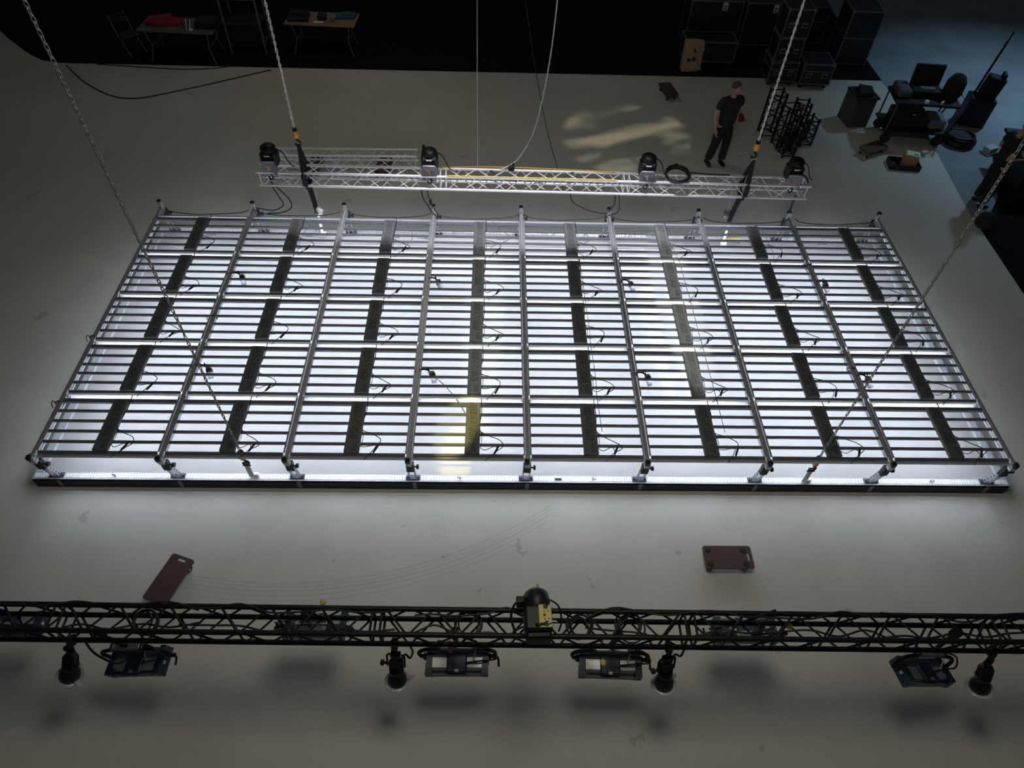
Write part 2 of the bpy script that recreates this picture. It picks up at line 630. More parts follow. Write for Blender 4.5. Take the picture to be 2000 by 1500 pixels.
rail((LX0, LY0, 0), (LX1, LY0, 0), (0, 1, 0))
rail((LX0, LY1, 0), (LX1, LY1, 0), (0, -1, 0))
rail((LX0, LY0 + .11, 0), (LX0, LY1 - .11, 0), (1, 0, 0))
rail((LX1, LY0 + .11, 0), (LX1, LY1 - .11, 0), (-1, 0, 0))
dv = MB()
NX, NY = 80, 34
ix0, ix1, iy0, iy1 = LX0 + .10, LX1 - .10, LY0 + .10, LY1 - .10
vs, fs = [], []
for j in range(NY + 1):
    for i in range(NX + 1):
        x, y = ix0 + (ix1 - ix0) * i / NX, iy0 + (iy1 - iy0) * j / NY
        e = min(i, NX - i, j, NY - j)
        vs.append((x, y, .15 - .012 * min(1, e / 8) + .002 * math.sin(x * 3.1) * math.sin(y * 2.3)))
for j in range(NY):
    for i in range(NX):
        a = j * (NX + 1) + i
        fs.append((a, a + 1, a + NX + 2, a + NX + 1))
dv.add(vs, fs, True)
tag(dv.build('diffusion_cloth', DIFF, lf), 'bright white translucent cloth')

def leg_parts(x, y, side, k):
    """short adjustable leg from lower rail to the beam end; side -1 near, 1 far"""
    yb = LY0 + .06 if side < 0 else LY1 - .10
    yt = y
    base, top = Vector((x, yb, LZ)), Vector((x, yt, ZB + (.02 if side < 0 else .10)))
    d = top - base
    lg = MB()
    for sx in (-1, 1):
        lg.strip([base + Vector((sx * .042, 0, 0)), base + d * .72 + Vector((sx * .042, 0, 0))], (0, .05, 0), .012)
    lg.strip([base + d * .30 + Vector((0, .02, 0)), base + d * .72 + Vector((0, .02, 0))], (.08, 0, 0), .006)
    lo = lg.build('leg', ALUM, lf)
    hol = MB()
    for q in range(5):
        for sx in (-1, 1):
            p = base + d * (.12 + q * .1) + Vector((sx * .049, 0, 0))
            hol.box(p, (.004, .018, .018))
    tag(hol.build('hole_row', SLOT, lo), 'dark adjustment holes', kind='stuff')
    MB().box(base + d * .66, (.10, .075, .17), b=.01).build('clamp_block', BLKP, lo)
    MB().box(base + d * .93, (.07, .07, .15), b=.008).build('leg_head', ALUM, lo)
    MB().box(base + d * 1.02 + Vector((-.01, side * .015, 0)), (.062, .06, .07), b=.01).build('end_cap', BLKP, lo)
    kx = .05
    kn = MB().tube(base + d * .66 + Vector((kx, 0, 0)), base + d * .66 + Vector((kx + .035, 0, 0)), .011, 8)
    kn.tube(base + d * .66 + Vector((kx + .03, 0, 0)), base + d * .66 + Vector((kx + .06, 0, 0)), .032, 8)
    kn.build('knob', BLKP, lo)
    ft = MB().box(base + Vector((0, 0, .012)), (.19, .075, .02), b=.004)
    for sx in (-1, 1):
        ft.tube(base + Vector((sx * .075, 0, .02)), base + Vector((sx * .075, 0, .05)), .018, 8)
    ft.build('foot_plate', DARKA, lo)
    if side < 0:
        MB().box((x + .02, LY0 - .007, .105), (.05, .004, .14)).build('skirt_tape', GREYP, lo)


for k, x in enumerate(CX):
    leg_parts(x, BY0 + .03, -1, k)
    leg_parts(x, BY1 - .03, 1, k)

# eye rings on the near rail
for px, py in ((222, 931), (897, 936), (1160, 938), (1823, 948)):
    p = at(px, py, LZ + .02)
    MB().torus((p.x, LY0 + .05, LZ + .035), .026, .006, (0.3, 1, 0.2), 12, 5).build('eye_ring', STEEL, lf)
p = at(1090, 936, LZ)
MB().box((p.x, LY0 + .05, LZ + .01), (.09, .03, .016), b=.003).build('clip', BLKP, lf)
# loose clips along the far rail
for x in (-5.6, -3.9, -2.3, -.4, 1.1, 2.4, 3.9, 5.5):
    MB().box((x, LY1 - .14, .17), (.16, .03, .02), RZ(rnd.uniform(-.1, .1)), b=.004).build('clip', GREYP, lf)

# ---------------------------------------------------------------- LED panels
LOGO = text_mesh('SERS', 0.125, LETT, 'logo_lettering')
slot_m = MB()
for g in (-.38, .04):
    for q in range(6):
        slot_m.box((.0, -(g + .03 * q), 0), (.105, .009, .004), RZ(-.16))
slot_me = slot_m.mesh('vent_slots', SLOT)
spine_b = MB().box((0, 0, 0), (.19, .82, .055), b=.008)
spine_me = spine_b.mesh('driver_housing', SPINE)
sock = MB().box((.028, -.315, .031), (.06, .13, .012), b=.004)
sock_me = sock.mesh('socket_plate', DARKA)
scr = MB()
for yy in (.39, .1, -.12):
    scr.tube((.02, yy, .027), (.02, yy, .031), .006, 6)
scr_me = scr.mesh('screw', ALUM)


def cable_me(seed):
    r = random.Random(seed)
    j = lambda s: r.uniform(-s, s)
    b = MB()
    b.path(smooth_pts([(.10, -.36, .01), (.16, -.40 + j(.02), .03), (.26 + j(.04), -.37, .05), (.30 + j(.03), -.45, .06), (.22, -.52, .05), (.17, -.58, .03)], 4), .005, 5)
    b.path(smooth_pts([(.10, .43, .02), (.11, .2, .015), (.095 + j(.02), -.02, .02), (.10, -.12, .03), (.2 + j(.03), -.20 + j(.03), .05), (.33 + j(.05), -.27, .05), (.36 + j(.06), -.38, .07), (.30, -.46, .07)], 4), .006, 5)
    b.path(smooth_pts([(.10, -.1, .02), (.12, -.25, .02), (.10, -.36, .01)], 4), .004, 5)
    b.tube((.335, -.38, .07), (.285, -.49, .07), .014, 7)
    return b.mesh('supply_cable', CABLE)


CMES = [cable_me(s) for s in (1, 2, 3)]
rowname = ['front row', 'second row from the front', 'middle row', 'second row from the back', 'back row']
bar_cache = {}
for i in range(8):
    L = CX[i + 1] - CX[i] - .10
    bar_me = MB().box((0, 0, 0), (L, .038, .026), b=.003).mesh('light_bar', BARP)
    led_me = MB().box((0, 0, -.0145), (L - .06, .024, .003)).mesh('led_strip', LED)
    end_me = MB().box((0, 0, 0), (L, .058, .045), b=.004).mesh('end_rail', BARP)
    side_me = MB().box((0, 0, 0), (.018, RP - .09, .03), b=.003).mesh('side_rail', ALUM)
    for k in range(5):
        xm, ym = (CX[i] + CX[i + 1]) / 2, (ROWY[k] + ROWY[k + 1]) / 2
        t = thing('led_panel', 'LED bar light panel in the %s, %s column from the left' % (rowname[k], ORD[i]), 'light panel', (xm, ym, ZB + .018), group='LED light panels in the overhead frame')
        inst('end_rail', end_me, t, (0, .348, .004))
        ys = [.43, .268, .106, -.056, -.218, -.435]
        ys = [.348 - .1628 * q for q in range(6)]
        for q, yy in enumerate(ys):
            if q == 0:
                e = [c for c in t.children if c.name.startswith('end_rail')][0]
                inst('led_strip', led_me, e, (0, 0, -.0095))
                continue
            b = inst('light_bar', bar_me, t, (0, yy, 0))
            if q < 5:
                inst('led_strip', led_me, b)
        for sx in (-1, 1):
            inst('side_rail', side_me, t, (sx * (L / 2 + .008), 0, 0))
        sp = inst('driver_housing', spine_me, t, (.045, -.062, .042))
        inst('vent_slots', slot_me, sp, (0, 0, .027))
        inst('logo_lettering', LOGO, sp, (0.0, .10, .028), (0, 0, -math.pi / 2))
        inst('socket_plate', sock_me, sp)
        inst('screw', scr_me, sp)
        inst('supply_cable', CMES[(i * 2 + k) % 3], t, (.045, 0, .02))

# clamp lamps on the column beams
cl_spots = [(470, 538, 1, 3), (405, 718, 1, 1), (853, 548, 3, 3), (840, 727, 3, 1), (1228, 552, 5, 3), (1260, 733, 5, 1), (1607, 553, 7, 3), (1690, 737, 7, 1)]
body_b = MB().lathe([(.001, -.01), (.034, 0), (.042, .02), (.042, .10), (.036, .115), (.036, .17), (.001, .172)], n=12)
for px, py, ci, rk in cl_spots:
    p = at(px, py, ZB - .02)
    x0 = CX[ci]
    side = 'back' if rk == 3 else 'front'
    t = thing('clamp_lamp', 'small cylinder lamp clamped to the %s beam from the left, %s half' % (ORD[ci], side), 'lamp', (x0, p.y, ZB), group='small clamped lamps')
    dx = max(.10, p.x - x0)
    MB().box((0, 0, .0), (.075, .05, .03), b=.006).build('clamp', BLKP, t)
    a = MB().path(smooth_pts([(.02, 0, .02), (dx * .5, .01, .03), (dx * .85, .0, .02), (dx, -.01, -.01)], 4), .012, 6)
    a.torus((dx * .9, 0, .035), .028, .007, (1, .4, 0), 12, 5)
    a.build('arm', BLK, t)
    bo = body_b.build('lamp_body', GREYP, t, (dx + .02, .0, -.0), (math.radians(125), 0, math.radians(20)))
    MB().lathe([(.044, .03), (.046, .035), (.046, .08), (.044, .085)], n=12).build('collar', BLK, bo)

# ---------------------------------------------------------------- trusses
def truss(name, label, L, mt, loc, rot, r=.024, rb=.009, hw=.12, group=None, n=12, cat='truss'):
    t = thing(name, label, cat, loc, rot, group)
    ch = MB().tube((0, 0, 0), (L, 0, 0), r, 10).mesh('chord', mt)
    for sy in (-1, 1):
        for sz in (-1, 1):
            inst('chord', ch, t, (0, sy * hw, sz * hw))
    p0, pw = .07, (L - .14) / n
    faces = [((0, -hw, -hw), (0, -hw, hw)), ((0, hw, -hw), (0, hw, hw)), ((0, -hw, hw), (0, hw, hw)), ((0, -hw, -hw), (0, hw, -hw))]
    for fi, (a, b) in enumerate(faces):
        a, b = Vector(a), Vector(b)
        up = MB().tube(a + Vector((.01, 0, 0)), b + Vector((pw - .01, 0, 0)), rb, 6).mesh('brace', mt)
        dn = MB().tube(b + Vector((.01, 0, 0)), a + Vector((pw - .01, 0, 0)), rb, 6).mesh('brace', mt)
        for q in range(n):
            inst('brace', up if (q + (fi > 1)) % 2 == 0 else dn, t, (p0 + q * pw, 0, 0))
        en = MB().tube(a, b, rb * 1.1, 6).mesh('end_brace', mt)
        for xx in (.045, L - .045):
            inst('end_brace', en, t, (xx, 0, 0))
    return t


SR = math.radians(-.75)
SX0, SYC, SZ = -4.42, 9.895, 1.43
SL = 3.05
sdir = Vector((math.cos(SR), math.sin(SR), 0))
for q, nm in enumerate(('left', 'middle', 'right')):
    p = Vector((SX0, SYC, SZ)) + sdir * (SL * q)
    truss('truss_section', '%s section of the silver box truss hanging behind the light frame' % nm, SL, ALU, p, (0, 0, SR), group='silver truss sections in the hanging bar')


def spt(x, dy=0, z=0):      # point on the silver truss axis
    s = (x - SX0) / sdir.x
    return Vector((SX0, SYC, SZ)) + sdir * s + Vector((0, dy, z))


truss('truss_section', 'spare silver box truss lying on dollies behind the hanging bar', 3.05, ALU, (-5.12, 12.17, .31), (0, 0, math.radians(.9)))

BR = math.radians(-.6)
bdir = Vector((math.cos(BR), math.sin(BR), 0))
BP = Vector((-1.555, 2.226, 1.68))
bl = ['black truss section at the left edge of the picture', 'black truss section over the tilted light panel on the left',
      'black truss section carrying the yellow-fronted hoist', 'black truss section right of the yellow-fronted hoist', 'black truss section at the right edge of the picture']
for q in range(-2, 3):
    truss('truss_section', bl[q + 2], 2.93, BLK, BP + bdir * (2.93 * q), (0, 0, BR), r=.026, rb=.011, group='black truss sections in the foreground bar')


def bpt(x, dy=0, z=0):
    return BP + bdir * ((x - BP.x) / bdir.x) + Vector((0, dy, z))


# ---------------------------------------------------------------- hoist units on the silver truss
def hoist_unit(px, label, variant):
    c = atY(px[0], px[1], 9.89)
    b = spt(c.x, 0, .10)
    t = thing('hoist_unit', label, 'hoist', b, (0, 0, rnd.uniform(-.06, .06)), 'black hoist units on the silver truss')
    MB().box((0, .02, .21), (.27, .22, .26), b=.035).build('motor_housing', BLKP, t)
    MB().lathe([(.11, 0), (.125, .03), (.12, .07), (.08, .10), (.02, .11)], (0, .03, .33), n=14).build('motor_cap', BLK, t)
    g = MB().prism([(-.12, -.02), (.12, -.02), (.125, .14), (.09, .20), (-.09, .20), (-.125, .14)], -.02, .02, RX(math.pi / 2), (0, -.12, .02))
    g.build('gear_cover', GREYP, t)
    h = MB().path([(-.105, -.12, .20), (-.105, -.165, .235), (-.08, -.17, .245), (.08, -.17, .245), (.105, -.165, .235), (.105, -.12, .20)], .009, 6)
    h.build('handle', ALUM, t)
    lab = MB()
    lab.box((.0, -.143, .11), (.022, .004, .07))
    lab.box((-.018, -.143, .14), (.05, .004, .02))
    lab.build('orange_logo', ORANGE if variant != 2 else PAPER, t)
    MB().box((0, -.098, .30), (.09, .006, .02)).build('name_strip', PAPER, t)
    for zz in range(4):
        MB().box((0, -.094, .22 + zz * .022), (.2, .012, .008)).build('cooling_fin', BLK, t)
    MB().path(smooth_pts([(.13, .05, .36), (.22, .05, .28), (.30, .04, .10), (.36, .03, .05)]), .009, 6).build('power_lead', CABLE, t)
    hk = MB().path(smooth_pts([(.0, -.12, .0), (.03, -.13, -.06), (-.01, -.14, -.10), (-.04, -.13, -.06)], 4), .012, 6)
    hk.build('hook', BLK, t)
    return t


hoist_unit((530, 322), 'black hoist unit at the left end of the silver truss', 0)
hoist_unit((841, 335), 'black hoist unit beside the end of the spare truss', 1)
hoist_unit((1259, 345), 'black hoist unit with grey cover beside the cable coil', 2)
hoist_unit((1540, 348), 'black hoist unit at the right end of the silver truss', 3)

# cable coil on the truss
cc = spt(atY(1318, 350, 9.9).x, .0, .17)
t = thing('cable_coil', 'coil of black cable lying on the silver truss', 'cable coil', cc)
for q in range(5):
    MB().torus((rnd.uniform(-.01, .01), rnd.uniform(-.01, .01), .016 * q), .19 + rnd.uniform(-.012, .012), .012, (rnd.uniform(-.06, .06), -.12, 1), 28, 6).build('loop', CABLE, t)
MB().path(smooth_pts([(.17, .05, .03), (.32, .10, .0), (.55, .09, -.01), (.9, .08, -.01)]), .010, 6).build('cable_tail', CABLE, t)
MB().path(smooth_pts([(-.17, -.02, .0), (-.24, -.05, -.02), (-.30, -.02, -.04)]), .010, 6).build('cable_tail', CABLE, t)
MB().tube((0.0, .2, .02), (0.0, .2, .10), .02, 8).build('plug', BLKP, t)
cc2 = spt(4.62, .02, .14)
tag(MB().torus(cc2, .10, .014, (.3, -.5, 1), 20, 6).build('cable_loop', CABLE), 'small black cable loop at the right end of the silver truss', 'cable')

# ---------------------------------------------------------------- chains
def chain_mesh(z0, z1, pitch=.048, wire=.0070):
    b = MB()
    n = int((z1 - z0) / pitch)
    for q in range(n):
        z = z0 + q * pitch
        pts = []
        hl, hw = pitch * .5 + wire * 1.1, .0135
        for k in range(8):
            a = 2 * math.pi * k / 8
            u, v = hw * math.cos(a), hl * math.sin(a)
            pts.append((u, 0, z + v) if q % 2 else (0, u, z + v))
        b.path(pts, wire, 4, closed=True)
    return b


def hang_chain(x, y, ztag, ztop, label, bracket):
    t = thing('lifting_chain', label, 'chain', (x, y, ztag), group='lifting chains')
    o = (chain_mesh(.17, ztop - ztag) if bracket else chain_mesh(.17, ztop - ztag, .052, .0095)).build('chain_links', STEEL if bracket else STEEL_LIT, t)
    o['kind'] = 'stuff'
    bl_ = MB().lathe([(.02, .17), (.035, .16), (.038, .12)][::-1], n=10)
    bl_.build('chain_stop', BLKP, t)
    MB().lathe([(.038, .0), (.045, .015), (.045, .105), (.038, .12)], n=10).build('orange_tag', ORANGE, t)
    hk = MB().path(smooth_pts([(0, 0, .0), (0, 0, -.04), (.04, 0, -.08), (.03, 0, -.13), (-.02, 0, -.135), (-.035, 0, -.10)], 4), .016, 7)
    hk.build('hook', BLK, t)
    if bracket:
        s = MB().path(smooth_pts([(-.03, 0, -.16), (-.03, 0, -.10), (.03, 0, -.10), (.03, 0, -.16)], 4), .011, 6)
        s.tube((-.05, 0, -.16), (.05, 0, -.16), .012, 6)
        s.build('shackle', BLK, t)
        pl = MB().box((0, 0, -.29), (.075, .012, .28), b=.004)
        pl.build('bracket_plate', WHITEP, t)
        hl = MB()
        for z in (-.20, -.25, -.30):
            hl.tube((.0, -.009, z), (.0, .009, z), .008, 6)
        hl.build('hole', SLOT, t)
        MB().box((.05, .01, -.40), (.09, .05, .06), b=.01).build('bracket_foot', WHITEP, t)


hang_chain(-3.685, 4.79, .635, 7.6, 'lifting chain hooked to the left part of the front rail', True)
hang_chain(3.71, 4.77, .635, 7.6, 'lifting chain hooked to the right part of the front rail', True)
hang_chain(-3.66, 9.87, 2.13, 6.2, 'lifting chain holding the left end of the silver truss', False)
hang_chain(3.69, 9.86, 2.07, 6.2, 'lifting chain holding the right end of the silver truss', False)
for sx, nm in ((-3.66, 'left'), (3.69, 'right')):
    yc = spt(sx).y
    zt = 2.0 if sx < 0 else 1.94
    dx = .07 if sx < 0 else -.10
    t = thing('round_sling', 'black webbing sling from the %s chain hook round the silver truss' % nm, 'sling', (sx, yc, SZ))
    for s in (-1, 1):
        MB().strip([(0, 0, zt - SZ), (dx * .2, s * .11, .16), (dx * .2, s * .155, .08), (dx * .2, s * .155, -.10), (dx * .3, s * .10, -.16), (dx * .3, 0, -.165)],
                   [(.05, 0, 0), (.085, 0, 0), (.085, 0, 0), (.085, 0, 0), (.085, 0, 0), (.085, 0, 0)], .012).build('web_leg', WEB, t)
    MB().torus((0, 0, zt - SZ), .03, .012, (0, 1, .3), 12, 6).build('shackle', ALUM, t)
    for s in (-1, 1):
        MB().torus((dx * .2, s * .12, .12), .048, .014, (1, 0, 0), 12, 6).build('chord_wrap', WEB, t)
        MB().torus((dx * .3, s * .12, -.12), .048, .014, (1, 0, 0), 12, 6).build('chord_wrap', WEB, t)
    t2 = thing('lower_strap', 'black strap between the %s part of the silver truss and the light frame' % nm, 'strap', (sx + dx, yc, .5))
    MB().strip([(-dx * .7, -.02, SZ - .165 - .5), (-.3 * dx, -.03, .55), (0, -.04, .24)], [(.10, 0, 0), (.085, .0, 0), (.075, 0, 0)], .015).build('webbing', WEB, t2)
    MB().box((0, -.04, .20), (.12, .03, .035), b=.005).build('buckle', DARKA, t2)
    MB().box((.01, -.04, .0), (.045, .02, .40), b=.004).build('white_bracket', WHITEP, t2)
    MB().box((.03, -.03, -.24), (.10, .05, .07), b=.01).build('bracket_foot', WHITEP, t2)

# pulleys
for px, py, lab in ((625, 411, 'white pulley block hanging under the left part of the silver truss'), (1420, 417, 'grey pulley block hanging under the right part of the silver truss')):
    p = atY(px, py, 9.83)
    t = thing('pulley', lab, 'pulley', p)
    left = px < 1000
    MB().lathe([(.02, -.03), (.058, -.028), (.064, -.02), (.05, 0), (.064, .02), (.058, .028), (.02, .03)], (0, 0, .02), RY(.7) if left else RX(1.35), 14).build('sheave', WHITEP if left else GREYP, t)
    MB().box((0, 0, -.06), (.07, .05, .08), b=.012).build('cheek', WHITEP if left else SILV, t)
    MB().box((0, 0, .075), (.05, .045, .05), b=.01).build('swivel', SILV, t)
    MB().path([(0, 0, .09), (-.02, .02, SZ - p.z - .14)], .006, 5).build('rope', WCABLE, t)

# hanging thin cables behind
cable('hanging_cable', [atY(932, -60, 10.3), atY(932, 150, 10.3), atY(933, 326, 10.3)], .007, WCABLE, 'straight white cable hanging in front of the dark background', k=3)
cable('hanging_cable', [atY(1095, -60, 10.0), atY(1078, 90, 10.0), atY(1060, 190, 10.0), atY(1040, 262, 9.98), atY(1010, 312, 9.95), atY(978, 331, 9.93)], .011, WCABLE, 'curved white cable reaching down to the silver truss')
cable('hanging_cable', [atY(1018, -60, 10.2), atY(1045, 130, 10.2), atY(1070, 260, 10.15), atY(1092, 340, 10.0), atY(1100, 372, 9.9)], .006, CABLE, 'thin dark cable running down beside the curved white cable')

# dark pole behind the second hoist
p = at(828, 330, 1.2)
tag(MB().box((atY(829, 310, 10.05).x, 10.05, 1.62), (.04, .04, .62), b=.006).box((atY(829, 310, 10.05).x, 10.05, 1.33), (.07, .06, .05)).build('upright_bar', BLK), 'thin black upright bar clamped behind the second hoist unit', 'bar')

# cables draped on the silver truss and down to the frame
cable('drape_cable', [spt(-1.5, .1, .14), spt(-.9, .15, .15), spt(-.2, .13, .17), spt(.6, .14, .15), spt(1.5, .1, .15)], .012, YCABLE, 'yellow and black cable lying along the middle of the silver truss')
cable('drape_cable', [spt(-1.3, -.13, .15), spt(-.3, -.13, .15), spt(.3, -.13, .152), spt(1.5, -.13, .15)], .010, YCABLE, 'yellow cable on the front upper chord of the silver truss')
cable('drape_cable', [spt(-.6, .1, .12), spt(-.3, .02, .0), spt(0, -.05, .05), spt(.2, .1, -.02), spt(.5, .0, .06), spt(.8, .1, .13)], .013, CABLE, 'tangled black cable inside the middle of the silver truss')
clm = spt(-.24, .1, .18)
tag(MB().box(clm, (.10, .07, .10), b=.015).box(clm + Vector((.03, 0, .07)), (.03, .03, .05)).build('truss_clamp', BLK), 'black clamp on the back chord of the middle silver truss', 'clamp')


def drop(pts, r, label, m=CABLE):
    cable('drop_cable', pts, r, m, label, 'supply cables dropping to the light frame')


LT = Vector((0, 0, 0))
drop([spt(-4.25, -.1, -.1), spt(-4.15, -.12, -.35), Vector((-4.1, 9.72, .95)), Vector((-4.3, 9.74, .83)), Vector((-4.6, 9.76, .86))], .010, 'black cable from the left end of the silver truss to the second beam')
drop([spt(-4.25, -.05, -.1), spt(-4.0, -.1, -.4), Vector((-3.98, 9.72, .90)), Vector((-4.15, 9.70, .81)), Vector((-4.4, 9.68, .80))], .010, 'black cable with blue plug beside the left end of the silver truss')
drop([spt(-1.75, -.1, -.1), spt(-1.72, -.12, -.3), Vector((-1.65, 9.75, .97)), Vector((-1.58, 9.74, .84)), Vector((-1.50, 9.66, .80))], .011, 'black cable dropping to the fourth beam from the left')
drop([spt(-1.65, -.1, -.1), spt(-1.63, -.12, -.22), Vector((-1.6, 9.75, 1.05)), Vector((-1.53, 9.74, .88)), Vector((-1.48, 9.7, .80))], .009, 'second black cable with inline connector at the fourth beam')
tag(MB().lathe([(.012, 0), (.026, .02), (.028, .10), (.018, .13), (.012, .15)], (-1.60, 9.75, .98), RX(.2), 8).build('inline_connector', BLKP), 'black inline connector hanging above the fourth beam', 'connector')
drop([spt(1.5, -.12, -.1), spt(1.52, -.13, -.3), Vector((1.50, 9.76, .98)), Vector((1.46, 9.78, .88))], .012, 'black cable dropping to the sixth beam from the left')
drop([spt(1.56, -.12, -.1), Vector((1.62, 9.74, 1.05)), Vector((1.60, 9.74, .90)), Vector((1.5, 9.76, .84))], .009, 'looped black cable beside the sixth beam')
drop([spt(.75, -.1, -.08), Vector((.8, 9.75, 1.12)), Vector((1.0, 9.74, .98)), Vector((1.25, 9.76, .88)), Vector((1.44, 9.78, .85))], .008, 'thin black cable sagging left of the sixth beam')
drop([spt(4.55, -.08, -.1), Vector((4.58, 9.76, 1.1)), Vector((4.60, 9.78, .92))], .018, 'thick black and green cable at the right end of the silver truss')

# cables draped along the far edge of the frame
far_z = ZB + .02
for a, b, sag, lab in ((-6.1, -4.7, .05, 'first and second beam'), (-4.6, -3.15, .05, 'second and third beam'), (-3.0, -1.6, .06, 'third and fourth beam'), (-1.5, -.1, .04, 'fourth and fifth beam'),
                       (0.0, 1.4, .05, 'fifth and sixth beam'), (1.5, 3.0, .09, 'sixth and seventh beam'), (3.1, 4.6, .05, 'seventh and eighth beam'), (4.7, 6.1, .03, 'eighth and ninth beam')):
    m = (a + b) / 2
    cable('edge_cable', [(a, 9.70, far_z + .06), (a + .12, 9.66, far_z + .02), (a + .45, 9.64, far_z - .005), (m, 9.635, far_z + .0), (b - .45, 9.64, far_z + rnd.uniform(0, .02)), (b - .12, 9.66, far_z + .03), (b, 9.70, far_z + .06)], .008, CABLE,
          'black cable along the back edge between the %s' % lab, 'cables along the back edge of the frame')
for x in (-5.7, -3.9, -2.2, -.6, .8, 2.3, 3.9):
    cable('thin_cable', [(x, 9.64, ZB), (x + rnd.uniform(.1, .3), 9.5, ZB - .06), (x + rnd.uniform(.1, .35), 9.2, ZB - .05), (x + rnd.uniform(.0, .3), 8.95, ZB - .04), (x + .2, 8.66, ZB + .01)], .005, CABLE,
          'thin black cable looping over the %s back row panel' % ORD[[c for c in range(8) if CX[c] < x][-1]], 'thin cables over the back row panels')
tag(MB().box((-4.32, 9.70, .80), (.10, .04, .035), b=.01).build('cable_plug', TEAL), 'blue cable plug on the back edge near the second beam', 'plug')
cable('thin_cable', [(2.98, 10.0, .2), (3.2, 9.98, .17), (3.5, 9.93, .19), (3.75, 9.95, .22), (4.0, 10.0, .2)], .012, YCABLE, 'yellow cable at the foot of the right strap')
cable('thin_cable', [(-1.42, 6.15, .79), (-1.2, 6.0, .72), (-1.0, 5.7, .76), (-.85, 5.45, .72), (-.72, 5.2, .80), (-.6, 5.08, .79)], .007, CABLE, 'thin black cable crossing the yellow lit panel in the front row')
for i, x in enumerate((.78, 2.42)):
    cable('thin_cable', [(x + .1, 8.6, .8), (x + .13, 8.1, .74), (x + .12, 7.7, .8), (x + .15, 7.1, .73), (x + .13, 6.7, .8), (x + .16, 6.2, .74), (x + .14, 5.7, .8), (x + .17, 5.2, .73)], .005, CABLE,
          'thin black cable hanging along the %s column of panels' % ('fifth', 'sixth')[i])
# velcro ties on outer beams
for x, y, nm in ((-6.25, 6.75, 'left outer beam near its middle'), (-6.25, 5.55, 'left outer beam towards the front'), (4.65, 8.55, 'eighth beam near its back'), (4.65, 6.3, 'eighth beam near its middle'), (-4.66, 7.2, 'second beam near its middle')):
    b = MB().torus((x, y, ZB - .02), .05, .010, (0.1, 1, 0), 12, 5)
    b.path(smooth_pts([(x - .05, y, ZB), (x - .08, y + .02, ZB + .02), (x - .09, y - .02, ZB), (x - .06, y - .07, ZB - .02)], 4), .006, 5)
    tag(b.build('cable_tie', BLK), 'black cable tie round the %s' % nm, 'cable tie', 'cable ties on the frame beams')

# ---------------------------------------------------------------- foreground lights on the black truss
def panel_light(c, rz, label, tilt=0.0, roll=0.0, top=1.50):
    c = Vector(c)
    t = thing('panel_light', label, 'light panel', c, (tilt, roll, rz), 'soft panel lights on the black truss')
    W, D, H = .66, .27, .10
    MB().box((0, .02, .0), (W - .10, D - .05, H), b=.02).build('housing', SILV, t)
    MB().box((0, .075, .052), (W - .14, .09, .02), b=.005).build('back_plate', DARKA, t)
    MB().box((0, -.02, .056), (.20, .20, .035), b=.012).build('control_box', BLUEP, t)
    MB().box((0, -.105, .066), (.04, .025, .02)).build('badge', SILV, t)
    for sx in (-1, 1):
        e = MB().prism([(-.035, -D / 2), (.035, -D / 2), (.035, D / 2), (-.02, D / 2)], -.06, .065, None, (sx * (W / 2 - .05), 0, 0))
        eo = e.build('corner_guard', BLUEP, t)
        MB().box((sx * (W / 2 - .012), -.02, .02), (.012, .03, .03)).build('latch', WHITEP, eo)
        MB().box((sx * (W / 2 - .008), .05, .0), (.05, .07, .07), b=.015).build('pivot', BLUEP, eo)
    MB().box((0, -D / 2 + .012, -.03), (W - .12, .02, .05), b=.004).build('front_rail', GREYP, t)
    MB().box((0, 0, -.055), (W - .12, D - .04, .012)).build('diffuser_plate', GLASS, t)
    y = MB().path(smooth_pts([(-W / 2 - .03, .05, .0), (-W / 2 - .05, .06, .10), (-W / 2 + .04, .07, .17), (0, .08, .19), (W / 2 - .04, .07, .17), (W / 2 + .05, .06, .10), (W / 2 + .03, .05, .0)], 5), .02, 8)
    y.build('yoke', BLK, t)
    hd = MB().tube((W / 2 + .03, .05, .0), (W / 2 + .075, .05, .0), .022, 8)
    hd.path([(W / 2 + .07, .05, 0), (W / 2 + .085, .03, -.02), (W / 2 + .09, -.04, -.03)], .012, 6)
    hd.build('tilt_handle', BLK, t)
    ps = MB().box((0, .10, .20), (.32, .08, .07), b=.006)
    po = ps.build('power_supply', SILV, t)
    for sx in (-1, 1):
        MB().box((sx * .175, .10, .20), (.04, .085, .075), b=.006).build('end_block', BLUEP, po)
    MB().box((-.07, .10, .237), (.09, .03, .004)).build('nameplate', GREYP, po)
    MB().tube((0, .09, .18), (0, .10, top - c.z + .04), .022, 8).build('spigot', BLK, t)
    MB().box((0, .10, top - c.z + .06), (.06, .09, .12), b=.01).build('truss_clamp', BLK, t)
    MB().path(smooth_pts([(.18, .10, .20), (.26, .09, .21), (W / 2 + .02, .05, .20), (W / 2 + .06, .0, .10), (.25, -.02, .10), (.1, -.03, .07)]), .009, 6).build('power_lead', CABLE, t)
    st = MB().path(smooth_pts([(.19, .05, .18), (.17, 0, .10), (.20, -.03, .06), (.16, -.05, .05), (.18, .03, .16)], 4), .004, 5)
    st.build('safety_wire', WCABLE, t)
    return t


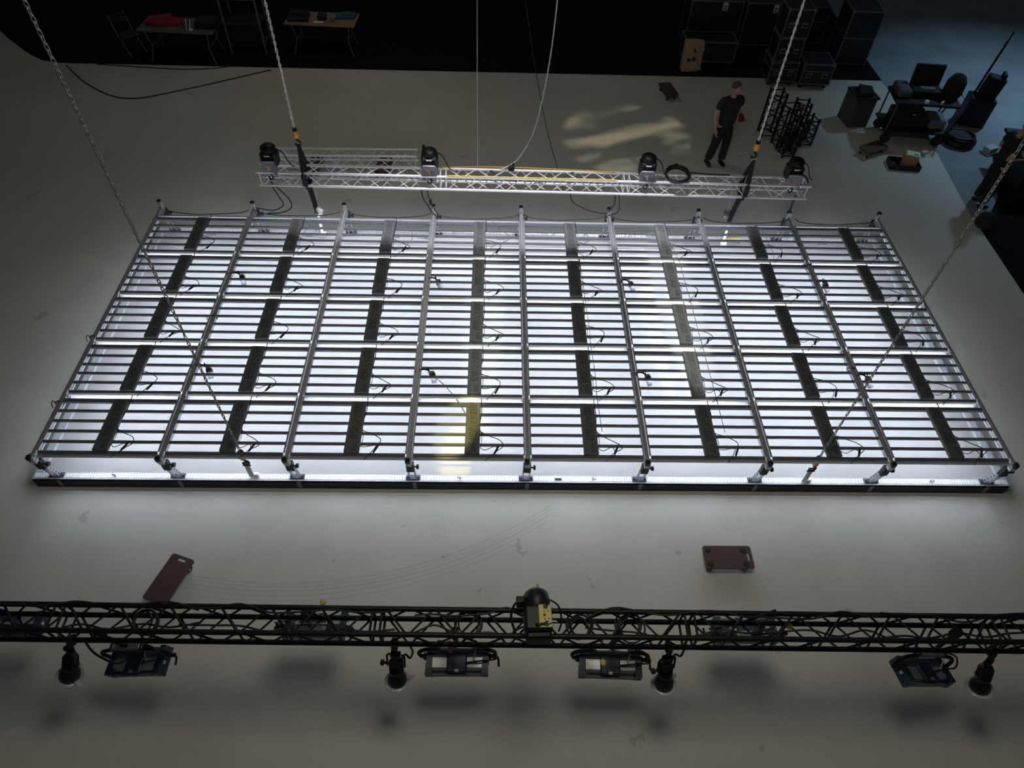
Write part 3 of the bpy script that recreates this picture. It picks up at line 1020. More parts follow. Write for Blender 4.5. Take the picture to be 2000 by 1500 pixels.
panel_light(at(272, 1292, .98), math.radians(-4), 'blue cornered panel light tilted under the left part of the black truss', .10, -.30)
panel_light(at(893, 1292, .98), 0, 'blue cornered panel light under the black truss, left of the yellow-fronted hoist', 0.05)
panel_light(at(1190, 1297, .98), math.radians(-2), 'blue cornered panel light under the black truss, right of the yellow-fronted hoist', 0.05)
panel_light(at(1800, 1312, .98), math.radians(6), 'dark panel light turned edge-on under the right part of the black truss', -.15, .35)
panel_light(at(618, 1224, 1.05), math.pi, 'panel light seen through the black truss above the left shadow', .05, .0)
panel_light(at(1455, 1232, 1.05), math.radians(180), 'panel light seen through the black truss right of the middle', -.1, .05)
panel_light(at(20, 1222, 1.05), math.pi, 'panel light behind the black truss at the left edge', .05, -.05)


def spot(px, label, tilt, rz=0.0):
    top = bpt(at(px[2], 1262, 1.5).x, -.12, -.12)
    low = at(px[0], px[1], top.z - .60)
    eu = (top - low).to_track_quat('Z', 'Y').to_euler()
    t = thing('spot_lamp', label, 'spot lamp', top, eu, 'small black spot lamps under the black truss')
    MB().box((0, 0, -.01), (.06, .08, .12), b=.01).build('truss_clamp', BLK, t)
    MB().tube((0, 0, -.06), (0, 0, -.16), .018, 8).build('spigot', BLK, t)
    MB().box((0, 0, -.17), (.10, .06, .05), b=.01).build('swivel', BLK, t)
    MB().path([(-.06, 0, -.17), (-.085, 0, -.20), (-.085, 0, -.36)], .011, 6).build('yoke_arm', BLK, t)
    MB().path([(.06, 0, -.17), (.085, 0, -.20), (.085, 0, -.36)], .011, 6).build('yoke_arm', BLK, t)
    k = MB().tube((.085, 0, -.33), (.13, 0, -.33), .014, 8)
    k.tube((.12, 0, -.33), (.15, 0, -.33), .03, 8)
    k.build('tilt_knob', BLKP, t)
    bd = MB().lathe([(.03, 0), (.055, -.02), (.062, -.05), (.062, -.16), (.072, -.165), (.072, -.20), (.052, -.21), (.052, -.24), (.074, -.27), (.092, -.31), (.096, -.36), (.09, -.365)][::-1], (0, 0, -.24), n=16)
    bo = bd.build('lamp_housing', BLKP, t)
    MB().lathe([(.002, -.375), (.098, -.372), (.098, -.366), (.002, -.366)], (0, 0, -.24), n=16).build('front_lens', GLASS, t)
    for q in range(5):
        MB().torus((0, 0, -.30 - q * .02), .066, .005, (0, 0, 1), 16, 5).build('cooling_ring', BLK, bo)
    MB().box((-.01, -.077, -.425), (.055, .006, .028)).build('yellow_label', YEL, bo)
    MB().lathe([(.088, -.372), (.128, -.372), (.128, -.378), (.088, -.378)], (0, 0, -.24), n=20).build('filter_frame', GLASS, t)
    lf_ = MB().prism([(-.16, -.02), (.10, -.03), (.13, .02), (-.12, .03)], -.003, .003, RZ(.2) @ RX(.3), (-.02, -.03, -.60))
    lf_.build('barn_leaf', GLASS, t)
    MB().path(smooth_pts([(-.05, .0, -.26), (-.09, -.02, -.18), (-.14, 0, -.20), (-.17, .0, -.10), (-.16, .03, .03)]), .011, 6).build('power_lead', CABLE, t)
    return t


spot((136, 1325, 142), 'black spot lamp hanging at the far left of the black truss', -.20, .1)
spot((776, 1330, 772), 'black spot lamp left of the panel light with the pink tape', -.20, .0)
spot((1296, 1338, 1303), 'black spot lamp right of the two middle panel lights', -.20, -.05)
spot((1912, 1345, 1926), 'black spot lamp hanging at the far right of the black truss', -.20, .25)
p = bpt(-4.05, -.1, -.12)
cable('loop_cable', [p + Vector((-.25, 0, 0)), p + Vector((-.24, -.05, -.25)), p + Vector((-.12, -.08, -.45)), p + Vector((.0, -.07, -.40)), p + Vector((.05, -.06, -.20))], .012, CABLE, 'black cable loop hanging beside the far left spot lamp')
q = at(878, 1246, 1.62)
tag(MB().strip([(q.x, q.y - .02, 1.60), (q.x, q.y - .06, 1.50), (q.x, q.y - .06, 1.40)], (.03, 0, 0), .006).build('marker_tape', PINK), 'pink marker tape on the black truss', 'tape')

# chain hoist with yellow connector panel
p = bpt(at(1050, 1215, 1.95).x, .02, .15)
t = thing('chain_hoist', 'black chain hoist with yellow connector panel lying across the black truss', 'hoist', p, (0, 0, .03))
MB().lathe([(.10, -.02), (.122, .0), (.125, .10), (.115, .16), (.07, .20), (.02, .21)], (0, .04, .115), RX(-math.pi / 2), 12).build('motor_cap', BLKP, t)
MB().box((0, -.06, .115), (.25, .24, .23), b=.025).build('gear_box', BLKP, t)
MB().box((0, -.205, .10), (.23, .07, .18), b=.02).build('end_cover', BLK, t)
MB().box((.062, -.055, .235), (.115, .21, .014), b=.004).build('connector_panel', YEL, t)
for y in (.03, -.13):
    MB().tube((.07, y, .24), (.07, y, .265), .022, 10).build('connector', BLKP, t)
kn = MB().tube((.055, -.05, .24), (.055, -.05, .25), .012, 8)
for x in (.055, .09):
    for y in (-.015, -.085):
        kn.tube((x, y, .24), (x, y, .247), .006, 6)
kn.build('small_sockets', BLKP, t)
MB().path(smooth_pts([(.07, .03, .26), (.11, .06, .30), (.19, .02, .24), (.22, -.05, .08), (.2, -.1, -.03)]), .009, 6).build('power_lead', CABLE, t)
MB().path(smooth_pts([(.07, -.13, .26), (.0, -.14, .27), (-.03, -.13, .25)]), .008, 6).build('power_lead', CABLE, t)
MB().path(smooth_pts([(.08, -.13, .26), (.13, -.12, .27), (.16, -.12, .25)]), .008, 6).build('pale_lead', WCABLE, t)
MB().path(smooth_pts([(-.12, .10, .20), (-.2, .08, .2), (-.24, 0, .10), (-.2, -.1, -.05)]), .012, 6).build('power_lead', CABLE, t)
MB().box((-.15, .12, .14), (.08, .08, .10), b=.01).build('chain_guide', BLK, t)
MB().torus((.02, .26, .12), .03, .009, (1, 0, 0), 12, 6).build('top_eye', STEEL, t)

# cables along the black truss
for q, (x0, x1) in enumerate(((-5.2, -3.2), (-3.4, -1.4), (-1.2, .0), (.4, 2.2), (2.0, 3.9), (3.2, 5.0))):
    for z, yy in ((.14, .1), (-.02, -.02)):
        n = 7
        cable('truss_cable', [bpt(x0 + (x1 - x0) * k / n, yy + rnd.uniform(-.05, .05), z + rnd.uniform(-.05, .03) * (1 if z < 0 else .2)) for k in range(n + 1)], .010, CABLE,
              'black cable %s the black truss, %s stretch from the left' % ('on top of' if z > 0 else 'inside', ORD[q]), 'cables along the black truss', 4)
for px, nm in ((285, 'above the left tilted panel light'), (915, 'left of the yellow-fronted hoist'), (1128, 'right of the yellow-fronted hoist'), (1225, 'above the right middle panel light')):
    c = bpt(at(px, 1212, 1.66).x, .02, -.02)
    t = thing('cable_coil', 'coiled black cable tied to the black truss %s' % nm, 'cable coil', c, group='cable coils on the black truss')
    for q in range(4):
        MB().torus((rnd.uniform(-.03, .03), rnd.uniform(-.02, .02), .012 * q), .11 + rnd.uniform(-.02, .02), .009, (rnd.uniform(-.2, .2), -.3, 1), 20, 5).build('loop', CABLE, t)
for px, py, nm in ((632, 1172, 'top of the left panel seen through the truss'), (1540, 1220, 'right panel seen through the truss'), (750, 1236, 'joint left of the pink tape'), (1177, 1290, 'right middle panel light')):
    p = at(px, py, 1.55 if py > 1200 else 1.7)
    b = MB().lathe([(.014, 0), (.026, .01), (.028, .06), (.02, .07)], (p.x, p.y, p.z - .03), RX(.5), 10)
    tag(b.build('yellow_connector', YEL), 'yellow cable connector at the %s' % nm, 'connector', 'yellow connectors on the black truss')

# ---------------------------------------------------------------- dollies
def rounded(w_, h_, r, n=5):
    o = []
    for cx, cy, a0 in ((w_ / 2 - r, h_ / 2 - r, 0), (-w_ / 2 + r, h_ / 2 - r, 90), (-w_ / 2 + r, -h_ / 2 + r, 180), (w_ / 2 - r, -h_ / 2 + r, 270)):
        for k in range(n + 1):
            a = math.radians(a0 + 90 * k / n)
            o.append((cx + r * math.cos(a), cy + r * math.sin(a)))
    return o


def dolly(loc, rot, label, m=PLYB, pads=True):
    t = thing('transport_dolly', label, 'dolly', loc, rot, 'small wooden dollies')
    # deck as a frame round the hand slot
    o = rounded(.61, .305, .03)
    n = len(o)
    slot = [(.255 + .018 * math.cos(a), .055 * (1 if math.sin(a) > 0 else -1) * .7 + .018 * math.sin(a)) for a in [math.radians(360 * (k + .5) / n) for k in range(n)]]
    vs = [(x, y, .13) for x, y in o] + [(x, y, .13) for x, y in slot] + [(x, y, .155) for x, y in o] + [(x, y, .155) for x, y in slot]
    fs = []
    for k in range(n):
        l = (k + 1) % n
        fs += [(2 * n + k, 2 * n + l, 3 * n + l, 3 * n + k), (k, n + k, n + l, l), (k, l, 2 * n + l, 2 * n + k), (n + k, 3 * n + k, 3 * n + l, n + l)]
    MB().add(vs, fs).build('deck', m, t)
    for sx in (-1, 1):
        for sy in (-1, 1):
            x, y = sx * .225 - .02, sy * .095
            if pads:
                MB().lathe([(.036, .155), (.036, .162), (.028, .165)], (x, y, 0), n=14).build('rubber_pad', RUB, t)
            c = MB().box((x, y, .115), (.07, .07, .03), b=.004)
            c.box((x, y - .02, .075), (.03, .006, .07)).box((x, y + .02, .075), (.03, .006, .07))
            co_ = c.build('caster', ALUM, t)
            MB().tube((x + .012, y - .014, .04), (x + .012, y + .014, .04), .04, 12).build('wheel', RUB, co_)
    return t


dolly((2.476, 3.693, 0), (0, 0, 0), 'brown wooden dolly with four black pads on the right of the near floor')
a = math.atan2(3.63 - 3.10, -4.28 + 4.46)
dolly((-4.37, 3.375, 0), (0, 0, a), 'brown wooden dolly with hand slot on the left of the near floor', pads=False)
dolly((3.53, 15.58, 0), (0, 0, math.radians(-79)), 'small brown dolly on the floor behind the gobo light patch', pads=False)
dolly((-4.16, 12.17, 0), (0, 0, math.radians(80)), 'brown dolly under the left part of the spare truss')
dolly((-2.76, 12.2, 0), (0, 0, math.radians(86)), 'brown dolly under the right part of the spare truss')

# ---------------------------------------------------------------- people
def skinned(name, verts, edges, radii, m, parent, sub=2, root=0):
    me = bpy.data.meshes.new(name)
    me.from_pydata([tuple(v) for v in verts], edges, [])
    o = bpy.data.objects.new(name, me)
    COL.objects.link(o)
    md = o.modifiers.new('skin', 'SKIN')
    md.use_smooth_shade = True
    for i, r in enumerate(radii):
        sv = me.skin_vertices[0].data[i]
        sv.radius = (r, r) if not isinstance(r, tuple) else r
        sv.use_root = (i == root)
    sb = o.modifiers.new('sub', 'SUBSURF')
    sb.levels = sb.render_levels = sub
    dg = bpy.context.evaluated_depsgraph_get()
    nm = bpy.data.meshes.new_from_object(o.evaluated_get(dg))
    bpy.data.objects.remove(o)
    nm.materials.clear()
    nm.materials.append(m)
    nm.polygons.foreach_set('use_smooth', [True] * len(nm.polygons))
    return inst(name, nm, parent)


def hand_chain(V, E, Rr, wrist_i, wrist, d, side, palm_n):
    """palm plus five separate bent fingers, grown from the wrist vertex"""
    d = Vector(d).normalized()
    s = Vector(side).normalized()
    nrm = Vector(palm_n).normalized()
    palm = wrist + d * .07
    V.append(palm)
    Rr.append((.030, .018))
    pi_ = len(V) - 1
    E.append((wrist_i, pi_))
    for k, (off, ln) in enumerate(((-.030, .070), (-.010, .082), (.010, .086), (.030, .076))):
        base = palm + s * off + d * .028
        m1 = base + d * ln * .5 + nrm * .006
        m2 = base + d * ln * .9 + nrm * .028
        i0 = len(V)
        V.extend([base, m1, m2])
        Rr.extend([.0095, .0085, .0075])
        E.extend([(pi_, i0), (i0, i0 + 1), (i0 + 1, i0 + 2)])
    i0 = len(V)
    tb = wrist + d * .03 + s * .036
    V.extend([tb, tb + d * .035 + s * .014 + nrm * .008, tb + d * .065 + s * .010 + nrm * .02])
    Rr.extend([.012, .010, .009])
    E.extend([(pi_, i0), (i0, i0 + 1), (i0 + 1, i0 + 2)])


def person(name, label, loc, rz, arms, legs, head_turn, head_nod=.25):
    t = thing(name, label, 'person', loc, (0, 0, rz))
    # local: faces -y, right hand of the figure at -x
    pel, bel, che, nec = Vector((0, 0, .95)), Vector((0, -.01, 1.10)), Vector((0, -.005, 1.32)), Vector((0, -.005, 1.50))
    hb, hc, ht = Vector((0, -.03, 1.57)), Vector((0, -.035, 1.66)), Vector((0, -.025, 1.755))
    V = [pel, bel, che, nec, hb]
    Rr = [(.12, .08), (.11, .075), (.14, .08), .056, .06]
    E = [(0, 1), (1, 2), (2, 3), (3, 4)]
    for s, a in zip((-1, 1), arms):
        sh, el, wr, pn = [Vector(q) for q in a]
        i0 = len(V)
        V.extend([Vector((s * .17, 0, 1.44)), sh, el, (el + wr) / 2, wr])
        Rr.extend([.062, .054, .041, .037, (.030, .024)])
        E.extend([(2, i0), (i0, i0 + 1), (i0 + 1, i0 + 2), (i0 + 2, i0 + 3), (i0 + 3, i0 + 4)])
        hand_chain(V, E, Rr, i0 + 4, wr, wr - el, Vector((-s * .2, -1, 0)), pn)
    for s, l in zip((-1, 1), legs):
        hip, kn_, an = [Vector(q) for q in l]
        i0 = len(V)
        V.extend([hip, (hip + kn_) / 2, kn_, an])
        Rr.extend([.09, .075, .055, .042])
        E.extend([(0, i0), (i0, i0 + 1), (i0 + 1, i0 + 2), (i0 + 2, i0 + 3)])
    skinned('body', V, E, Rr, SKIN, t)
    # head, turned on the neck
    hd = bpy.data.objects.new('head', None)
    q = RZ(head_turn) @ RX(head_nod)
    hp = Vector((0, -.01, 1.585))
    b = MB()
    prof = []
    n, mm = 18, 20
    vs, fs = [], []
    for j in range(mm + 1):
        ph = math.pi * j / mm
        for k in range(n):
            a_ = 2 * math.pi * k / n
            x, y, z = math.sin(ph) * math.cos(a_), math.sin(ph) * math.sin(a_), -math.cos(ph)
            rx, ry = .078, .098
            zz = .118 * z
            if z < -.15:
                sh_ = 1 - .32 * min(1, (-z - .15) / .8)
                x *= sh_
                y *= (sh_ + .12 if y < 0 else sh_ - .1)
            px_, py_ = rx * x, ry * y
            # brow, nose, eye hollows, mouth
            if y < -.5:
                py_ -= .006 * math.exp(-((z - .12) / .12) ** 2)
                if abs(x) < .28:
                    py_ -= .022 * math.exp(-((z + .18) / .16) ** 2) * (1 - abs(x) / .28)
                for sx in (-1, 1):
                    py_ += .010 * math.exp(-((x - sx * .42) / .16) ** 2 - ((z - .0) / .09) ** 2)
                py_ += .004 * math.exp(-((z + .50) / .05) ** 2) * (abs(x) < .4)
            vs.append(hp + q @ Vector((px_, py_ - .01, zz + .085)))
    for j in range(mm):
        for k in range(n):
            l = (k + 1) % n
            fs.append((j * n + k, j * n + l, j * n + n + l, j * n + n + k))
    b.add(vs, fs, True)
    for sx in (-1, 1):
        b.lathe([(.004, -.02), (.016, -.018), (.018, 0), (.014, .018), (.003, .022)], hp + q @ Vector((sx * .078, .005, .075)), q @ RY(sx * .25), 8)
    ho = b.build('face', SKIN, t)
    e = MB()
    for sx in (-1, 1):
        e.lathe([(.002, -.007), (.009, -.003), (.009, .003), (.002, .007)], hp + q @ Vector((sx * .032, -.094, .088)), q, 8)
    e.box(hp + q @ Vector((0, -.094, .022)), (.04, .006, .005), q)
    for sx in (-1, 1):
        e.box(hp + q @ Vector((sx * .032, -.099, .108)), (.034, .008, .007), q)
    e.build('eyes_and_brows', HAIR, ho)
    hv = MB()
    vs, fs = [], []
    for j in range(9):
        ph = math.radians(8 + 10.5 * j)
        for k in range(20):
            a_ = 2 * math.pi * k / 20
            front = max(0, -math.sin(a_))
            phm = ph * (1 - .52 * front)
            vs.append(hp + q @ Vector((.082 * math.sin(phm) * math.cos(a_), .102 * math.sin(phm) * math.sin(a_) - .006, .085 + .122 * math.cos(phm))))
    for j in range(8):
        for k in range(20):
            l = (k + 1) % 20
            fs.append((j * 20 + k, j * 20 + 20 + k, j * 20 + 20 + l, j * 20 + l))
    fs.append(tuple(range(20)))
    hv.add(vs, fs, True)
    hv.build('hair', HAIR, t)
    # shirt
    V = [Vector((0, 0, .84)), Vector((0, -.01, 1.08)), Vector((0, -.005, 1.32)), Vector((0, 0, 1.465))]
    Rr = [(.21, .155), (.185, .135), (.20, .135), (.085, .075)]
    E = [(0, 1), (1, 2), (2, 3)]
    for s, a in zip((-1, 1), arms):
        sh, el = Vector(a[0]), Vector(a[1])
        i0 = len(V)
        V.extend([Vector((s * .17, 0, 1.43)), sh, sh + (el - sh) * .62])
        Rr.extend([.078, .075, .072])
        E.extend([(2, i0), (i0, i0 + 1), (i0 + 1, i0 + 2)])
    skinned('t_shirt', V, E, Rr, TSH, t)
    # trousers
    V = [Vector((0, 0, 1.03)), Vector((0, 0, .88))]
    Rr = [(.16, .12), (.185, .14)]
    E = [(0, 1)]
    for s, l in zip((-1, 1), legs):
        hip, kn_, an = [Vector(q_) for q_ in l]
        i0 = len(V)
        V.extend([hip + Vector((0, 0, -.05)), (hip + kn_) / 2, kn_, (kn_ + an) / 2, an + Vector((0, 0, .02))])
        Rr.extend([.118, .106, .09, .084, .082])
        E.extend([(1, i0), (i0, i0 + 1), (i0 + 1, i0 + 2), (i0 + 2, i0 + 3), (i0 + 3, i0 + 4)])
    skinned('trousers', V, E, Rr, TROU, t)
    for l in legs:
        an = Vector(l[2])
        V = [an + Vector((0, .02, .0)), Vector((an.x, an.y + .05, .045)), Vector((an.x, an.y - .07, .042)), Vector((an.x * 1.08, an.y - .17, .035))]
        skinned('shoe', V, [(0, 1), (1, 2), (2, 3)], [.05, (.045, .045), (.05, .042), (.04, .032)], BLKP, t)
    return t


person('person', 'man in black t-shirt and black trousers standing on the pale floor, head turned aside', (4.10, 12.72, 0), math.radians(16),
       arms=[((-.215, .0, 1.40), (-.27, .03, 1.13), (-.255, -.06, .89), (.6, -.6, 0)), ((.215, .0, 1.40), (.27, .09, 1.14), (.245, .02, .92), (-.6, .2, 0))],
       legs=[((-.09, 0, .90), (-.135, -.02, .49), (-.17, .05, .085)), ((.09, 0, .90), (.10, -.05, .49), (.11, -.02, .085))], head_turn=math.radians(40), head_nod=.05)
person('person', 'person in black at the right edge of the picture with a bare bent forearm', (9.15, 11.46, 0), math.radians(90),
       arms=[((-.215, .0, 1.40), (-.27, .16, 1.15), (-.20, -.10, 1.12), (0, -.2, 1)), ((.215, .0, 1.40), (.30, .02, 1.14), (.16, -.20, 1.10), (0, -.2, 1))],
       legs=[((-.09, 0, .90), (-.12, -.03, .49), (-.14, .02, .085)), ((.09, 0, .90), (.10, -.02, .49), (.12, .0, .085))], head_turn=-.3, head_nod=.4)

# ---------------------------------------------------------------- upright black truss pieces
tb = [at(1495, 262), at(1522, 284), at(1548, 264), at(1566, 280), at(1534, 302)]
tp = [(tb[0].x, tb[0].y, 1.0, .28, 0.0), (tb[1].x, tb[1].y, .95, .28, .15), (tb[2].x, tb[2].y, .8, .26, -.1), (tb[3].x, tb[3].y, .62, .26, .2), (tb[4].x, tb[4].y, .5, .24, .05)]
tlab = ['tallest upright black truss piece at the left of the cluster', 'upright black truss piece in the middle of the cluster', 'upright black truss piece at the back of the cluster',
        'upright black truss piece at the right of the cluster', 'shortest black truss piece at the front of the cluster']
for (x, y, h, wd, rz), lb in zip(tp, tlab):
    truss('truss_piece', lb, h, BLK, (x, y, .0), (0, -math.pi / 2, rz), r=.024, rb=.011, hw=wd / 2, group='short black truss pieces standing together', n=5)
tag(MB().torus((5.0, 14.55, .035), .10, .03, (0, 0, 1), 18, 6).torus((5.01, 14.55, .085), .08, .028, (.1, 0, 1), 18, 6).build('red_strap_coil', RED), 'coiled red strap on the floor beside the truss pieces', 'strap')

# ---------------------------------------------------------------- flight cases
LABX = {1: .20, 2: .30}


def flight_case(loc, size, rz, label, name='flight_case', wheels=True, lid=.65, latches=True, labels=0, group='black flight cases at the back'):
    W, D, H = size
    t = thing(name, label, 'flight case', loc, (0, 0, rz), group)
    z0 = .12 if wheels else 0.0
    MB().box((0, 0, z0 + H / 2), (W, D, H), b=.006).build('case_body', CASE, t)
    e = .014
    for sx in (-1, 1):
        for sy in (-1, 1):
            MB().box((sx * (W / 2 - e / 3), sy * (D / 2 - e / 3), z0 + H / 2), (e * 1.6, e * 1.6, H)).build('edge_trim', CASEE, t)
    for z in (z0 + .008, z0 + H - .004):
        for s in (-1, 1):
            MB().box((0, s * (D / 2 - e / 3), z), (W, e * 1.6, e * 1.6)).build('edge_trim', CASEE, t)
            MB().box((s * (W / 2 - e / 3), 0, z), (e * 1.6, D, e * 1.6)).build('edge_trim', CASEE, t)
    if lid:
        MB().box((0, 0, z0 + H * lid), (W + .006, D + .006, .022)).build('lid_band', CASEE, t)
    if latches:
        for sx in (-.26, .26):
            lt = MB().box((sx * W, -D / 2 - .005, z0 + H * .45), (.13, .012, .12), b=.004)
            lo = lt.build('latch_dish', CASEE, t)
            MB().box((sx * W, -D / 2 - .013, z0 + H * .44), (.08, .01, .05)).build('latch', BLKP, lo)
    for sx in (-1, 1):
        for sy in (-1, 1):
            MB().lathe([(.03, -.03), (.035, 0), (.03, .03)], (sx * (W / 2 - .012), sy * (D / 2 - .012), z0 + H - .012), n=8).build('ball_corner', CASEE, t)
            if wheels:
                c = MB().tube((sx * (W / 2 - .08), sy * (D / 2 - .08) - .02, .05), (sx * (W / 2 - .08), sy * (D / 2 - .08) + .02, .05), .05, 10)
                c.box((sx * (W / 2 - .08), sy * (D / 2 - .08), .11), (.08, .08, .03))
                c.build('caster', RUB, t)
    for q in range(min(labels, 1)):
        lx = LABX[labels]
        lb = MB().box((lx, -D / 2 - .004, z0 + H - .12), (.12, .005, .19))
        lo = lb.build('paper_label', PAPER, t)
        MB().box((lx, -D / 2 - .008, z0 + H - .11), (.08, .004, .045)).box((lx, -D / 2 - .008, z0 + H - .175), (.08, .004, .045)).build('label_print', GREYP, lo)
    return t


flight_case((6.33, 16.42, 0), (.66, .6, .46), 0, 'bottom case of the narrow flight case stack on the floor edge')
flight_case((6.33, 16.45, .59), (.60, .55, .52), 0, 'middle case of the narrow flight case stack', wheels=False, lid=0)
flight_case((6.35, 16.47, 1.12), (.60, .55, .62), 0, 'top case of the narrow flight case stack, with two pale plates', wheels=False, lid=0)
flight_case((7.12, 16.32, 0), (.72, .62, .48), -.03, 'low flight case with butterfly latches right of the narrow stack')
flight_case((4.75, 17.35, 0), (1.25, .6, .48), 0, 'wide flight case standing behind the plywood crate', latches=False, lid=0)
flight_case((4.95, 18.4, 0), (1.30, .75, 1.05), 0, 'tall wide flight case with a white paper label on its front', labels=1, lid=0, latches=False)
flight_case((6.13, 18.4, 0), (.84, .75, 1.02), 0, 'tall flight case with a paper label right of the wide tall one', labels=2, lid=0, latches=False)
flight_case((8.35, 17.5, 0), (.75, .8, 1.25), -.05, 'tall dark flight case at the right end of the black carpet', lid=.5, latches=False)
flight_case((7.5, 18.6, 0), (.8, .8, .9), 0, 'dark flight case behind the stacks', lid=.6, latches=False)

# plywood crate with holes, standing on end
c = at(1352, 136)
t = thing('plywood_crate', 'upright birch plywood box with hand holes and casters in front of the flight cases', 'crate', (4.27, 16.86, 0), (0, -.02, .0))
MB().box((-.04, 0, .36), (.36, .24, .70), b=.006).build('crate_body', PLYL, t)
MB().box((.19, .0, .36), (.09, .22, .66), b=.005).build('side_board', PLYL, t)
hl = MB()
for x, z, r in ((-.09, .30, .045), (.03, .33, .05), (.03, .52, .04)):
    hl.lathe([(r, 0), (r, .006)], (x, -.121, z), RX(math.pi / 2), 14)
hl.build('round_hole', SLOT, t)
for x, z in ((.0, .10), (.20, .12), (.20, .58), (.06, .58)):
    cs = MB().box((x, -.13, z), (.06, .02, .06)).tube((x - .018, -.17, z - .01), (x + .018, -.17, z - .01), .035, 10)
    cs.build('caster', ALUM, t)

# ---------------------------------------------------------------- tables and clutter at the back
def table(loc, W, D, rz, label, top=WOODT):
    t = thing('folding_table', label, 'table', loc, (0, 0, rz), 'folding tables on the black carpet')
    MB().box((0, 0, .735), (W, D, .03), b=.005).build('table_top', top, t)
    for sx in (-1, 1):
        for sy in (-1, 1):
            MB().path([(sx * (W / 2 - .15), sy * (D / 2 - .08), .72), (sx * (W / 2 - .22), sy * (D / 2 - .12), .35), (sx * (W / 2 - .12), sy * (D / 2 - .05), 0.006)], .016, 8).build('leg', CASEE, t)
        MB().tube((sx * (W / 2 - .22), -D / 2 + .12, .35), (sx * (W / 2 - .22), D / 2 - .12, .35), .012, 6).build('stretcher', CASEE, t)
    return t


T1 = Vector((-4.77, 17.50, 0))
table(T1, 1.70, .75, -.05, 'wooden folding table with a white paper in the dark background')
zt = .752
tag(MB().box((T1.x - .05, T1.y - .22, zt + .006), (.22, .09, .010), RZ(.05)).build('paper_sheet', PAPER), 'white paper on the front edge of the wooden table', 'paper')
tag(MB().box((T1.x - .55, T1.y - .05, zt + .05), (.5, .35, .10), b=.02).box((T1.x - .55, T1.y + .05, zt + .12), (.42, .2, .05), b=.01).build('equipment_case', BLKP), 'black equipment case on the left of the wooden table', 'case')
tag(MB().box((T1.x + .02, T1.y - .02, zt + .07), (.22, .22, .14), b=.04).build('black_bag', TSH), 'black bag in the middle of the wooden table', 'bag')
tag(MB().lathe([(.05, 0), (.055, .01), (.055, .05), (.04, .06)], (T1.x + .28, T1.y - .14, zt), n=14).build('tape_roll', DARKA), 'dark tape roll on the wooden table', 'tape roll')
tag(MB().prism([(-.25, -.14), (.2, -.16), (.27, .1), (.05, .17), (-.22, .12)], 0, .06, RZ(.1), (T1.x + .56, T1.y + .12, zt)).prism([(-.12, -.08), (.15, -.1), (.1, .1), (-.1, .08)], .06, .09, RZ(.4), (T1.x + .56, T1.y + .12, zt)).build('folded_cloth', BLUEF), 'folded blue cloth on the right of the wooden table', 'cloth')
T2 = Vector((-8.04, 16.98, 0))
table(T2, 1.8, .8, -.06, 'dim folding table with red jacket at the far left', mat('dull_table_top', (.10, .095, .08), .5))
tag(MB().prism([(-.42, -.12), (-.1, -.2), (.35, -.14), (.45, .1), (0, .2), (-.4, .12)], 0, .09, None, (T2.x - .35, T2.y + .05, zt)).prism([(-.25, -.1), (.2, -.1), (.25, .1), (-.2, .1)], .09, .16, RZ(.3), (T2.x - .42, T2.y + .07, zt)).build('red_jacket', RED), 'crumpled red jacket on the dim table', 'jacket')
tt = thing('cable_bundle', 'bundle of pale cables on the dim table', 'cable bundle', (T2.x + .22, T2.y - .1, zt))
for q in range(4):
    MB().path(smooth_pts([(-.12 + .05 * q, .15, .10), (-.08 + .05 * q, .02, .08), (-.03 + .04 * q, -.12, .03), (.02 + .03 * q, -.2, .012)]), .012, 5).build('pale_cable', WCABLE if q % 2 else DARKA, tt)
tag(MB().box((T2.x + .36, T2.y - .3, zt + .02), (.08, .06, .035), b=.008).build('small_white_box', PAPER), 'small white box on the edge of the dim table', 'box')
tag(MB().box((T2.x + .68, T2.y - .02, zt + .08), (.5, .42, .16), b=.02).build('equipment_case', BLKP), 'black equipment case on the dim table', 'case')
rk = thing('equipment_rack', 'open black equipment rack behind the dim table', 'rack', (-6.62, 17.45, 0))
for sx in (-1, 1):
    for sy in (-1, 1):
        MB().box((sx * .42, sy * .3, .65), (.035, .035, 1.3)).build('post', CASEE, rk)
for z in (.2, .7, 1.28):
    MB().box((0, 0, z), (.84, .6, .03)).build('shelf', CASEE if z > 1 else CASE, rk)
MB().box((-.05, 0, .33), (.6, .45, .22), b=.01).build('rack_unit', CASE, rk)
ch = thing('folding_chair', 'thin metal folding chair left of the dim table', 'chair', (-9.4, 17.1, 0), (0, 0, .9))
MB().box((0, 0, .45), (.40, .38, .025), b=.008).build('seat', CASE, ch)
MB().box((0, .22, .78), (.40, .02, .18), RX(-.15), b=.006).build('backrest', CASE, ch)
for sx in (-1, 1):
    MB().path([(sx * .20, .26, .88), (sx * .20, .14, .45), (sx * .20, -.20, 0.006)], .012, 6).build('leg', CASEE, ch)
    MB().path([(sx * .18, -.10, .45), (sx * .18, .24, 0.006)], .012, 6).build('leg', CASEE, ch)
# floor cables at upper left
cable('floor_cable', [at(130, 128, .012), at(165, 160, .012), at(215, 186, .012), at(265, 192, .012), at(330, 181, .012), at(400, 166, .012), at(470, 150, .012), at(530, 136, .018)], .014, CABLE, 'long black cable curving over the upper left floor')
cable('floor_cable', [at(190, 125, .014), at(280, 131, .012), at(360, 135, .012), at(420, 133, .012), at(450, 129, .016)], .012, CABLE, 'short black cable along the carpet edge')

